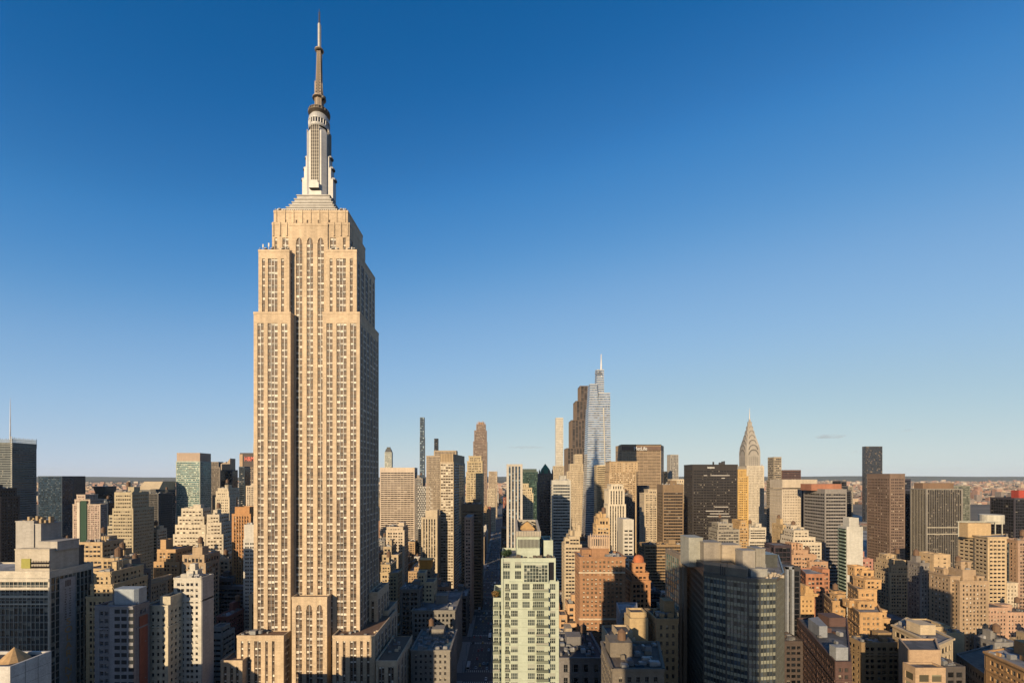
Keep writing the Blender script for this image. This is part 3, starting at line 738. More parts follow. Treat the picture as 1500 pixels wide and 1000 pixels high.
b.quad((x0, y0+1, z), (x1, y0+1, z), (x1, y0+12, zt), (x0+6, y0+12, zt)); b.quad((x0+6, y0+12, zt), (x1, y0+12, zt), (x1, y1, zt), (x0+6, y1, zt)); b.quad((x1, y0+1, z), (x1, y1, z), (x1, y1, zt), (x1, y0+12, zt)); b.quad((x0, y1, z), (x0, y0+1, z), (x0+6, y0+12, zt), (x0+6, y1, zt))
b.build("sloping_crown", wall((.52, .43, .30)), r, org)
bld("office_tower", "charcoal office slab with thin vertical ribs, just right of the olive tan tower", 750, [(205, 232, 722, 0, 31)], (.10, .095, .09), 'fins', sp=(.16, .15, .14), glass=G_DARK)
bld("building", "low cream building standing in front of the foot of the charcoal ribbed slab", 560, [(216, 230, 775, 0, 16)], (.55, .47, .35), 'bands', glass=G_OFF)
r, org, info, wm = bld("glass_tower", "pale green glass tower with white bands and a slanted tan crown", 950, [(258, 293, 675, 0, 36)], (.42, .46, .40), S('bands', bay=2.4, fh=4.0, hf=.6, wf=.92), glass=G_TEAL, kit=False)
x0, x1, y0, y1, z = info[0]; b = MB()
b.prism([(x0+1, y0+.5), (x1-.5, y0+.5), (x1-.5, y1), (x0+1, y1)], z-1, HZ(663, 950)); b.build("crown", wall((.36, .26, .19), .6), r, org)
bld("office_tower", "narrow tan grey office tower directly right of the pale green glass tower", 1150, [(306, 322, 684, 0, 20), (308, 320, 676, 3)], (.25, .21, .17), 'fins', sp=(.2, .17, .14), glass=G_OFF)
r, org, info, wm = bld("glass_tower", "dark navy faceted tower with a jagged wedge top, left of the big skyscraper's shaft", 1050, [(323, 340, 688, 0, 22)], (.04, .05, .07), 'curtain', glass=G_DARK, kit=False)
x0, x1, y0, y1, z = info[0]; b = MB()
for (a, c, h1, h2) in ((0, .45, 679, 676), (.45, .8, 679, 671)):
    xa, xb = x0+(x1-x0)*a, x0+(x1-x0)*c
    b.quad((xa, y0+1, z-1), (xb, y0+1, z-1), (xb, y0+1, HZ(h2, 1050)), (xa, y0+1, HZ(h1, 1050))); b.quad((xb, y0+1, z-1), (xb, y1, z-1), (xb, y1, HZ(h2, 1050)), (xb, y0+1, HZ(h2, 1050)))
    b.quad((xa, y0+1, HZ(h1, 1050)), (xb, y0+1, HZ(h2, 1050)), (xb, y1, HZ(h2, 1050)), (xa, y1, HZ(h1, 1050))); b.quad((xb, y1, z-1), (xa, y1, z-1), (xa, y1, HZ(h1, 1050)), (xb, y1, HZ(h2, 1050))); b.quad((xa, y1, z-1), (xa, y0+1, z-1), (xa, y0+1, HZ(h1, 1050)), (xa, y1, HZ(h1, 1050)))
b.build("wedge_crown", wall((.30, .22, .15), .5), r, org)
r, org, info, wm = bld("office_tower", "brown gridded tower carrying a large red lettered rooftop sign, half hidden by the big skyscraper", 1000, [(351, 378, 684, 0, 40)], (.24, .19, .15), S('punched', bay=4.2, fh=4.2, wf=.6, hf=.6), glass=G_OFF, kit=False)
x0, x1, y0, y1, z = info[0]; b = MB(); b.box(x0+.5, x1-1, y0+.5, y1, z-1, HZ(663, 1000)); b.build("sign_frame", wall((.05, .035, .035), .7), r, org)
RED = plain("red_sign_face", (.62, .05, .03), .5)
lettering("H&M", 13.5, RED, r, (PX(365.3, 1000)-org[0], -.1, HZ(672, 1000)), (math.pi/2, 0, 0), "sign_lettering", .4, sx=.75, bold=.3)
b = MB(); xx = PX(371, 1010); b.lathe(xx, 1010, [(.8, HZ(664, 1000)), (.3, HZ(648, 1000))], 6); b.build("mast", STEEL, r, org)
b = MB(); b.box(x0, x0+7, y0-.6, y0+.4, HZ(685, 1000), HZ(665, 1000)); b.build("corner_panel", wall((.5, .36, .24)), r, org)
bld("glass_tower", "dark blue glass slab with a sloped shoulder in front of the red lettered sign tower", 900, [(350, 358, 683, 0, 20), ], (.05, .08, .11), 'curtain', glass=G_DARK, kit=False)
bld("building", "white arcaded building seen low at the left edge of the big skyscraper's shaft", 800, [(361, 380, 711, 0, 20)], (.62, .52, .40), S('fins', bay=3, wf=.55), glass=G_OFF)
bld("office_tower", "slim limestone tower with stepped top behind the white ziggurat block", 600, [(316, 336, 728, 0, 14), (317, 335, 719, .7), (320, 334, 714.5, 1.5)], (.58, .50, .37), S('punched', wf=.3, hf=.4), glass=G_OFF)
bld("stepped_building", "broad cream ziggurat office block with rows of wide windows, left of the big skyscraper", 480,
    [(254, 301, 782, 0, 26), (257, 301, 768, 2), (261, 299, 756, 4), (266, 297, 744, 6)], (.60, .53, .41), S('bands', bay=3.2, fh=3.7, wf=.75, hf=.42), glass=G_WARM)
bld("stepped_building", "cream eastern wing of the ziggurat block, parted from it by a dark light well", 478,
    [(302.5, 327, 782, 0, 28), (303, 324, 765, 2), (303.5, 321, 753, 4)], (.58, .51, .40), S('bands', bay=3.2, fh=3.7, wf=.75, hf=.42), glass=G_WARM)
r, org, info, wm = bld("apartment_tower", "orange brick tower with vertical bays and an orange penthouse beside the big skyscraper's shaft", 430, [(341, 367, 752, 0, 16), (345.5, 365, 742, 1.2, 12, dict(blank=True))], (.46, .24, .10), S('fins', bay=2.6, fh=3.2, wf=.55, hf=.5), sp=(.36, .19, .09), glass=G_OFF, kit=False)
bld("apartment_tower", "slim white tower with square punched windows and blank grey top against the big skyscraper", 350, [(357.5, 374, 789, 0, 14), (358.5, 374, 768, .4, 13, dict(blank=True))], (.56, .54, .50), S('punched', bay=2.0, fh=2.9, wf=.45, hf=.45), glass=dict(dark=(.015, .015, .02), blind=(.2, .2, .2), pb=.1))
bld("brick_building", "jagged orange tan loft building with rooftop sheds, below the olive tan tower", 400, [(226, 263, 822, 0, 20), (231, 257, 804, 1.5), (236, 243, 790, 4, 8, dict(blank=True))], (.50, .32, .16), S('punched', bay=3.4, wf=.35), glass=G_OFF)
bld("loft_building", "light brown loft building with twin water tanks in front of the ziggurat block", 395, [(267, 301, 824, 0, 18), (268, 299, 812, 2), (283, 296, 801, 5, 8, dict(blank=True))], (.46, .34, .22), S('loft'), glass=G_OFF)
bld("loft_building", "tan banded loft building with stepped roof left of the jagged orange one", 380, [(114, 167, 816, 0, 24), (117, 150, 793.5, 2)], (.52, .38, .22), S('bands', bay=3.2, wf=.8, hf=.45), glass=G_OFF)
bld("loft_building", "golden lower loft building with a plain east wall under the tan banded one", 350, [(126, 175, 832, 0, 20), (150, 178, 817, 3)], (.48, .35, .2), S('loft'), glass=G_OFF)
bld("stepped_building", "golden stepped tower with vertical window strips behind the blue roofed apartment tower", 246, [(127.5, 165, 873, 0, 18), (134, 165, 855, .8), (139, 162, 837, 1.6)], (.58, .44, .26), S('punched', bay=2.6, fh=3.3, wf=.34), glass=G_OFF)
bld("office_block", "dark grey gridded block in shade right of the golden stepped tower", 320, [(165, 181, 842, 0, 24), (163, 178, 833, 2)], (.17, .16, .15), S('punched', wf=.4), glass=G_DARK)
bld("building", "narrow tan party wall building rising beside the white apartment slab", 345, [(206, 219, 855, 0, 18), (214, 219, 850, 1)], (.46, .36, .24), S('punched', wf=.25), glass=G_OFF)
bld("office_block", "cream mid rise with neat rows of square windows left of the white apartment slab", 243, [(211, 246, 886, 0, 14), (236, 249.5, 873, 2, 14, dict(blank=True))], (.60, .54, .41), S('punched', bay=2.9, fh=3.7, wf=.45, hf=.5), glass=G_OFF)
r, org, info, wm = bld("apartment_building", "white apartment slab with blank pale grey side wall and small roof shed", 254, [(256, 294.5, 845.5, 0, 10)], (.60, .57, .50), S('punched', bay=2.6, fh=3.2, wf=.5, hf=.5), glass=G_OFF, kit='plain')
b = MB(); b.box(PX(273, 257), PX(283, 257), 257, 261, HZ(846, 254)-1, HZ(836, 257)); b.box(PX(276, 257), PX(284, 257), 258, 261, HZ(836, 257), HZ(826, 257)); b.build("roof_shed", wall((.62, .58, .5)), r, org)
x0, x1, y0, y1, z = info[0]; b = MB(); b.box(x1+.3, x1+.7, y0-.1, y1, 0, z+.1); b.build("blank_wall", wall((.42, .42, .42)), r, org)
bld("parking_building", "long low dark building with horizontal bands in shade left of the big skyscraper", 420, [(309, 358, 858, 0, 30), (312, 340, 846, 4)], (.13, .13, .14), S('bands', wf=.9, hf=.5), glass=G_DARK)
bld("building", "tiny cream pavilion building on the shaded block below the orange brick tower", 440, [(322, 335, 818, 0, 12)], (.58, .50, .36), S('loft'), glass=G_OFF)
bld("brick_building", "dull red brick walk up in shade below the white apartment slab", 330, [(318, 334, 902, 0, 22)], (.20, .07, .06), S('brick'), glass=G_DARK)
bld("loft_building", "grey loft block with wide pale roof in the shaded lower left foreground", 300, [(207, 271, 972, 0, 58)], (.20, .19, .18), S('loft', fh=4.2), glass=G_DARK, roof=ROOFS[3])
# ---- left foreground
def signed_block():
    Z = 230
    name = "office_block"
    r, org, info, wm = bld(name, "pale office block with dark ribbon windows and tall grey lettered wall sign, bottom left", Z,
        [(-75, 72.5, 836, 0, 24)], (.58, .53, .44), S('bands', bay=2.2, fh=3.8, wf=.92, hf=.84, corner=.6, pr=.22, sp=.2, top=3.6), glass=dict(dark=(.03, .045, .05), blind=(.30, .29, .24), pb=.25), sp=(.24, .24, .22), kit=False, frame=plain("dark_frame", (.12, .12, .12)), indiv=True)
    x1 = info[0][1]
    def bx(nm, a, c, top, z, d, col, base=837, **k):
        b = MB(); b.box(PX(a, z), PX(c, z), z, z+d, HZ(base, Z)-.9, HZ(top, z)); b.box(PX(a, z)-.2, PX(c, z)+.2, z-.2, z+d+.2, HZ(top, z), HZ(top, z)+.5); b.build(nm, wall(col), r, org)
    b = MB()
    for ya_, yb_ in ((847, 851.5), (859.5, 863.5), (871.5, 875), (883, 885)): b.box(PX(-75, Z), PX(72.5, Z), Z-.5, Z-.24, HZ(yb_, Z), HZ(ya_, Z))
    b.build("terrace_bands", wall((.60, .55, .46)), r, org)
    bx("penthouse", 22, 72.4, 805, 231.5, 16, (.50, .45, .37))
    bx("plant_room", 23, 49.5, 764, 236, 12, (.42, .40, .37), 806)
    bx("plant_room", 51.5, 60, 768, 236.5, 11, (.42, .40, .37), 806)
    bx("roof_wall", 56, 84, 794, 234.5, 12, (.44, .41, .37), 806)
    bx("east_wing", 73, 76, 806, 235, 18, (.13, .12, .11), 1000)
    b = MB()
    for k in range(7):
        for j in range(2): b.box(PX(46+k*3.8, 231.3), PX(49+k*3.8, 231.3), 231.2, 231.5, HZ(832-j*6, 231), HZ(827-j*6, 231))
    b.build("penthouse_window", glazing(**G_OFF), r, org)
    b = MB(); b.box(PX(31, 231), PX(44, 231), 231.0, 231.6, HZ(832, 231), HZ(818, 231)); b.build("lit_opening", plain("lit_yellow", (.35, .33, .05)), r, org)  # the opening's light is put into a flat yellow panel colour
    # roof debris and dish on top
    b = MB()
    for k in range(9): b.box(PX(36+k*4, 238), PX(39+k*4, 238), 237+k % 3, 239+k % 3, HZ(766, 236), HZ(762-(k*5) % 7, 236))
    b.build("roof_plant", wall((.40, .30, .18)), r, org)
    # east wall sign: real depth on the side wall
    sx = x1+.55; ya, yb = 200*654/654, 0
    ya = 740*0+(-x1)*F/(VX-86.0); yb = (-x1)*F/(VX-109.5)
    zt, zb = HZ(848, ya), 20
    b = MB(); b.box(x1+.2, sx, ya, yb, zb, zt); b.build("wall_sign", wall((.40, .39, .39), .7), r, org)
    gold = plain("sign_gold", (.62, .36, .13), .6); blk = plain("sign_brown", (.10, .055, .035), .6)
    ym = (ya+yb)/2; rot = (math.pi/2, 0, math.pi/2)
    for i, ch in enumerate("SOLARINYC"):
        z = HZ(910+i*11.6, ym); lettering(ch, 4.6, gold, r, (sx-org[0]+.02, ym-org[1]+.3, z), rot, "sign_letter", .05, sx=1.15, bold=.05)
    b = MB(); rr = random.Random(4)
    for col, n in ((-1.25, 13), (1.25, 12)):      # two columns of small, unreadable characters above the large word
        for i in range(n):
            zc = HZ(862+i*3.6, ym); y0_ = ym+col
            for q in range(3):
                o = rr.uniform(-.5, .3); z_ = zc+rr.uniform(-.35, .2)
                if rr.random() < .5: b.box(sx, sx+.06, y0_+o, y0_+o+.16, zc-.4, zc+.4)
                else: b.box(sx, sx+.06, y0_-.5, y0_+.5, z_, z_+.14)
    for j in range(2):
        for i in range(4):
            y0_ = ym-1.5+i*.85; zc = HZ(851+j*4.5, ym)
            b.box(sx, sx+.06, y0_, y0_+.18, zc-.8, zc+.8); b.box(sx, sx+.06, y0_+.4, y0_+.58, zc-.8, zc+.8); b.box(sx, sx+.06, y0_+.18, y0_+.4, zc+(.3 if i % 2 else -.7), zc+(.6 if i % 2 else -.4))
    b.build("sign_lettering", blk, r, org)
signed_block()
bld("brick_building", "dark brown block with bright reflecting windows just behind the grey wall sign block", 256, [(84, 112, 848, 0, 14), (66, 118, 905, 2, 20)], (.12, .10, .09), S('loft', fh=3.8), glass=G_WARM)
def tank_shed():
    r, org, info, wm = bld("building", "white panelled building with a conical tan tank roof in the bottom left corner", 120, [(-75, 15, 975, 0, 10.2)], (.60, .58, .55), S('punched', blank=True), roof=ROOFS[2], kit=False)
    x0, x1, y0, y1, z = info[0]; b = MB()
    for k in range(1, 5): b.box(x1+.35, x1+.38, y0, y1, z-k*3.1-.05, z-k*3.1)
    for k in range(1, 3): b.box(x1+.35, x1+.38, y0+k*3.4, y0+k*3.4+.06, 0, z)
    b.build("panel_joint", DARK, r, org)
    b = MB(); cx = PX(21, 126); cy = 126; b.lathe(cx, cy, [(3.3, z-1), (3.3, HZ(963, 126)-1.2)], 20); b.lathe(cx, cy, [(3.9, HZ(964, 126)-.9), (.05, HZ(947, 126))], 12)
    b.build("water_tank", wall((.50, .32, .15), .8, 0, .4), r, org)
tank_shed()
def corner_tower():
    Z = 232
    r, org, info, wm = bld("apartment_tower", "grey blue apartment tower with pale blue roof box and red brick strip, lower left", Z,
        [(141, 199, 886, 0, 8)], (.22, .22, .24), S('punched', bay=3.1, fh=3.9, wf=.55, hf=.5, pr=.45, corner=1.4), glass=dict(dark=(.03, .035, .04), blind=(.3, .3, .3), pb=.3), indiv=True, frame=plain("grey_frame", (.3, .3, .32)), kit='plain')
    b = MB(); b.box(PX(166, Z), PX(200, Z), Z-2.2, Z-.3, 0, HZ(887, Z)); b.box(PX(165.5, Z), PX(200.3, Z), Z-2.6, Z-.3, HZ(887, Z), HZ(885.5, Z))
    bay = b.build("projecting_bay", wall((.27, .27, .29)), r, org)
    b = MB()
    for j in range(22):
        for a in (168.5, 178.5, 189):
            xa = PX(a, Z-2); z = HZ(892+j*10.6, Z-2); b.box(xa, xa+2.6, Z-2.32, Z-2.1, z-2, z)
    w = b.build("bay_windows", glazing(dark=(.03, .035, .04), blind=(.3, .3, .3), pb=.3), r, org)
    x0, x1, y0, y1, z = info[0]
    b = MB(); b.box(x1+.45, x1+.75, y0+1.5, y1-1.2, 0, HZ(904, Z)); b.build("brick_strip", wall((.26, .08, .05)), r, org)
    b = MB(); pts = [(PX(166, 234), 234.6), (PX(170, 234), 233.2), (PX(198, 234), 233.2), (PX(202, 234), 234.6), (PX(201.5, 234), 240), (PX(166, 234), 240)]
    b.prism(pts, HZ(886, Z), HZ(862, 234)); b.build("roof_box", wall((.36, .42, .48), .6), r, org)
corner_tower()
# ---- right of the big skyscraper to the avenue
bld("office_tower", "wide cream office slab ruled by thin dark horizontal window slots, right of the big skyscraper", 900, [(557, 607, 684.5, 0, 28)], (.60, .50, .40), S('bands', bay=6.5, fh=4.2, wf=.93, hf=.5, top=9, pr=.6, sp=.5), glass=dict(dark=(.03, .022, .02), blind=(.2, .16, .12), pb=.2), kit=False)
r, org, info, wm = bld("apartment_tower", "small pale tower with black domed cap behind the cream slotted slab", 2100, [(563.5, 573.5, 662, 0, 22)], (.48, .50, .44), S('punched', bay=5, fh=6), kit=False)
x0, x1, y0, y1, z = info[0]; b = MB(); b.prism([(x0, y0), (x1, y0), (x1, y1), (x0, y1)], z-1, z+16, 0, [(x0+5, y0+5), (x1-5, y0+5), (x1-5, y1-5), (x0+5, y1-5)]); b.box(x0+8, x1-8, y0+6, y1-6, z+15, z+24); b.build("domed_cap", plain("black_slate", (.03, .035, .04)), r, org)
bld("glass_tower", "needle thin supertall glass tower rising alone right of the big skyscraper", 2150, [(615, 621.5, 640, 0, 18), (615.3, 621.2, 611, 0, 16)], (.16, .18, .2), S('bands', bay=6, fh=8, hf=.8, pr=.6), glass=G_BLUE, kit=False)
bld("glass_tower", "short black sliver of a tower top just above the tan grey office block", 2160, [(636, 641.5, 642, 0, 20)], (.04, .04, .05), 'curtain', glass=G_DARK, kit=False)
bld("office_tower", "tan grey office block with fine vertical piers behind the slim white banded apartment tower", 800, [(625, 650, 667, 0, 26), (636, 668, 659.5, 4, 22)], (.42, .34, .25), S('fins', bay=2.4, fh=3.9, wf=.45, hf=.6), sp=(.33, .27, .2), kit=False)
def lattice_tower():
    r, org, info, wm = bld("glass_tower", "dark tower patterned with pale triangular facets, below the tan grey office block", 800, [(612, 634, 712, 0, 24)], (.10, .10, .10), 'curtain', glass=G_DARK, kit=False)
    b = MB(); x0, x1, y0, y1, z = info[0]; k = 0; zz = z-3
    while zz > 60:
        for i in range(8):
            xa = x0+(i+.5*(k % 2))*(x1-x0)/8.3; w = 2.2; b.quad((xa, y0-.5, zz), (xa+w, y0-.5, zz-.4), (xa+w*.9, y0-.5, zz+3.2), (xa+w*.3, y0-.5, zz+2.6))
        zz -= 4; k += 1
    b.build("facet_panels", wall((.56, .54, .50), .5), r, org)
lattice_tower()
bld("building", "small grey blue tower wedged between cream slotted slab and faceted tower", 860, [(609, 619, 700, 0, 20)], (.3, .27, .24), 'fins', glass=G_BLUE)
r, org, info, wm = bld("apartment_tower", "slim tall apartment tower with white window bands and blue glinting side, left of avenue", 560,
    [('poly', [(645, 560), (664.3, 560), (681, 628), (655, 628)], 676, 560)], (.48, .38, .26), S('bands', bay=3.0, fh=3.5, wf=.8, hf=.5, corner=.5), sp=(.60, .53, .42), glass=G_WARM, kit=False)
b = MB(); pts = [(PX(645, 560), 561), (PX(664, 560), 561), (PX(681, 628)-.5, 628), (PX(655, 628), 628)]; b.prism(pts, HZ(676, 560)-1, HZ(664.5, 560))
for k in range(9): x = PX(645+k*2.3, 560); b.box(x-.25, x+.25, 560.3, 561.2, HZ(677, 560), HZ(663.5, 560))
b.build("crown", wall((.46, .35, .22)), r, org)
b = MB()
for j in range(46):
    z = HZ(684, 600)-j*3.6
    for i in range(3):
        t0, t1 = .42+i*.15, .42+i*.15+.125
        A = (PX(664.3, 560), 560); B = (PX(681, 628), 628); L = math.hypot(B[0]-A[0], B[1]-A[1]); d = ((B[0]-A[0])/L, (B[1]-A[1])/L); n = (d[1], -d[0])
        b.obox(A, d, n, L*t0, L*t1, .3, .6, z, z+2.3, 0, 'f')
b.build("east_windows", glazing((.9, 1.2, 1.4), (1.2, 1.4, 1.6), .4, .06, metal=.95, name="sky_window"), r, org, kind='stuff')  # blue sky glints put into the glass colour besides its mirror finish
bld("stepped_building", "striped cream loft with an arched golden roof house, under the faceted tower", 540, [(618, 640, 757, 0, 22), (624, 640, 747, 3, 14, dict(blank=True))], (.55, .46, .33), S('fins', bay=3.2, wf=.5, hf=.75), sp=(.2, .18, .16), glass=G_OFF, kit=False)
bld("building", "cream arcaded building with arches along its top, at the foot of the cream slotted slab", 520, [(566, 592, 776, 0, 20), (567, 590, 771, .6)], (.60, .50, .38), S('punched', bay=2.8, wf=.5, hf=.55), glass=G_OFF)
bld("loft_building", "plain tan loft beside the arcaded cream building, right of the big skyscraper's flank", 480, [(560, 583, 812, 0, 18), (562, 573, 800, 2)], (.48, .38, .25), S('loft'), glass=G_OFF)
bld("building", "squat building with bright orange painted roof house left of the slim banded apartment tower", 400, [(612, 636, 846, 0, 20), (614, 632, 832, 2, 12)], (.28, .22, .16), S('loft'), glass=G_OFF, kit=False)
r = bpy.data.objects[-1] if False else None
def orange_house():
    o = [q for q in sc.objects if q.get('label', '').startswith("squat building with bright orange")][0]
    b = MB(); Z = 402; b.box(PX(614, Z)+.2, PX(632, Z)-.2, Z-.6, Z+10, HZ(832, Z)-.5, HZ(821, Z)); b.box(PX(613, Z), PX(633, Z), Z-1, Z+10.5, HZ(821, Z), HZ(819.5, Z))
    b.build("roof_house", wall((.62, .25, .03), .6), o, (o.location.x, o.location.y, 0))
orange_house()
bld("loft_building", "twin gabled cream loft building lit by sun, left of the slim banded apartment tower's foot", 375, [(611, 635, 852, 0, 16), (612, 622, 838, 1, 10)], (.60, .50, .33), S('punched', wf=.4), glass=G_OFF)
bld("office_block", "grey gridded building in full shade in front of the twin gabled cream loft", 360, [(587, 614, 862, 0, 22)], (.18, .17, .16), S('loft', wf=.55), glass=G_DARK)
bld("loft_building", "small tan loft with row of windows close to the big skyscraper's right flank", 420, [(558, 582, 838, 0, 18), (559, 572, 826, 2)], (.52, .40, .24), S('punched'), glass=G_OFF)
bld("office_block", "corner stone block with grid of square windows and teal roof, left side of the avenue", 295, [(603, 658.5, 951, 0, 40)], (.27, .25, .22), S('punched', bay=3.0, fh=3.9, wf=.42, hf=.5, cornice=.6, corner=1.2), glass=G_OFF, indiv=True, roof=plain("teal_roof", (.10, .16, .17), .5), frame=plain("brown_frame", (.14, .12, .1)))
bld("office_block", "stone block with cluttered roof next beyond the teal roofed corner block", 352, [(604, 666, 893, 0, 58)], (.24, .23, .21), S('punched', bay=3.0, fh=4.0, cornice=.5), glass=G_DARK)
bld("office_tower", "golden tan tower dotted with small windows and a stepped crown, left side of the avenue", 700, [(683, 707, 691, 0, 30), (684.5, 706.5, 675, .8), (687, 705, 667.5, 1.6)], (.52, .42, .26), S('punched', bay=2.6, fh=3.6, wf=.45, hf=.5), glass=G_OFF, kit=False)
r, org, info, wm = bld("apartment_tower", "slim reddish ribbed tower with open crown behind the golden tan dotted tower", 1450, [(693.5, 713, 646, 0, 34), (695, 712.5, 630, 1), (698, 711, 621, 2)], (.28, .20, .16), S('fins', bay=3.2, fh=5, wf=.5, hf=.7, pr=.8), sp=(.42, .36, .30), glass=G_OFF, kit=False)
x0, x1, y0, y1, z = info[-1]; b = MB()
for k in range(5): x = x0+2+k*(x1-x0-4)/4; b.bar((x, y0+2, z-1), (x, y0+2, z+7+(k % 2)*4), .8)
b.box(x0+5, x1-5, y0+4, y0+16, z-1, z+7); b.build("crown", wall((.46, .30, .20)), r, org)
bld("office_tower", "dark brown horizontally banded office block under the golden tan dotted tower", 520, [(676, 706, 738, 0, 26)], (.20, .14, .085), S('bands', fh=3.7, hf=.4, wf=.97, top=7), glass=G_DARK, kit='plain')
bld("apartment_building", "thin pinkish building between the slim banded tower and the brown banded block", 470, [(681, 690, 757, 0, 40)], (.46, .32, .25), S('punched', bay=2.4), glass=G_OFF)
bld("office_tower", "far pale tan tower standing left of the avenue's vanishing point", 1700, [(716, 728, 690, 0, 60), ], (.52, .42, .31), S('fins', bay=4, fh=5), kit=False)
bld("building", "far cream setback building under the pale tan tower beside the avenue", 1250, [(714, 725.5, 716, 0, 40)], (.56, .47, .34), S('punched', bay=4, fh=4.5), kit=False)
# ---- right of the avenue
bld("apartment_tower", "tall slim tower of white and dark vertical stripes right of the avenue", 440, [(743, 764.5, 679.5, 0, 22), ], (.56, .52, .46), S('fins', bay=2.9, fh=3.2, wf=.55, hf=.8, pr=.6), sp=(.10, .11, .12), glass=G_BLUE, kit=False)
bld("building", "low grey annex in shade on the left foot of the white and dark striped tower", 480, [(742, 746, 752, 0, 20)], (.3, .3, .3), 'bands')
bld("glass_tower", "dark green glass tower with pink roof box behind the cream setback block", 1100, [(765.5, 788, 690, 0, 34), (766, 786, 686.5, 6, 18, dict(blank=True))], (.07, .10, .085), S('curtain', fh=4.4), glass=dict(dark=(.025, .055, .045), blind=(.08, .15, .12), pb=.4, metal=.2), kit=False)
bld("stepped_building", "cream setback block lit by sun in front of the dark green glass tower", 800, [(762, 781, 722, 0, 28), (764, 779, 714, 2), (765, 774, 708, 3)], (.60, .50, .33), S('punched', bay=3), kit=False)
def gothic():
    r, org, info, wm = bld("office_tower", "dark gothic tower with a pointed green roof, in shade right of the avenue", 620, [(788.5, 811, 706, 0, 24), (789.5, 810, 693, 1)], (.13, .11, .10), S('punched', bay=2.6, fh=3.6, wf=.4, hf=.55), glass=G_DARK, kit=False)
    x0, x1, y0, y1, z = info[-1]
    b = MB(); b.prism([(x0+2, y0+2), (x1-2, y0+2), (x1-2, y1-2), (x0+2, y1-2)], z-1, z+6, 0, [(x0+4.5, y0+4), (x1-4.5, y0+4), (x1-4.5, y1-4), (x0+4.5, y1-4)])
    b.prism([(x0+4.5, y0+4), (x1-4.5, y0+4), (x1-4.5, y1-4), (x0+4.5, y1-4)], z+6, HZ(679, 632), 0, [((x0+x1)/2-.2, (y0+y1)/2-.2), ((x0+x1)/2+.2, (y0+y1)/2-.2), ((x0+x1)/2+.2, (y0+y1)/2+.2), ((x0+x1)/2-.2, (y0+y1)/2+.2)])
    b.build("pointed_roof", plain("copper_green", (.07, .20, .11), .6), r, org)
    b = MB()
    for x in (x0+.6, x1-.6, (x0+x1)/2-4, (x0+x1)/2+4): b.lathe(x, y0+.4, [(.9, z-2), (.9, z+3), (.05, z+6)], 6)
    b.build("pinnacles", wm, r, org)
gothic()
bld("apartment_tower", "very slim white gridded supertall left of the bronze stepped tower", 2060, [(814.5, 825, 611.5, 0, 28)], (.60, .57, .50), S('punched', bay=5.4, fh=7.5, wf=.45, hf=.45, top=3), glass=dict(dark=(.12, .12, .1), blind=(.5, .45, .35), pb=.5), kit=False)
bld("building", "plain cream block at the foot of the slim white gridded supertall", 1500, [(811, 826, 682, 0, 30)], (.54, .46, .34), S('punched', bay=4, fh=4.5), kit=False)
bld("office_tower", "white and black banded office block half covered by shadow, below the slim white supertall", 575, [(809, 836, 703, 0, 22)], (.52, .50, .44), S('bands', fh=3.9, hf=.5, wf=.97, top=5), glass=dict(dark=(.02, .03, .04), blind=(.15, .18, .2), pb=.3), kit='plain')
bld("office_tower", "bronze stepped supertall with vertical ribs, immediately left of the tapering white banded tower", 1340,
    [(831, 866, 656, 0, 60), (837.6, 866, 615, 2, 54), (844, 864, 587, 4, 48), (850.2, 860.8, 565, 6, 40)], (.15, .11, .085), S('fins', bay=9, fh=5, wf=.8, hf=.85, top=2, pr=1.6), sp=(.085, .07, .06), glass=dict(dark=(.06, .05, .045), blind=(.12, .09, .08), pb=.3, rough=.25, metal=.2), kit=False)
bld("office_tower", "tan masonry tower dotted with windows in front of the bronze stepped supertall", 1000, [(831, 857, 690, 0, 24), (835, 854, 679, 1), (842, 853, 665, 2)], (.50, .41, .29), S('punched', bay=3, fh=3.9, wf=.4, hf=.45), kit=False)
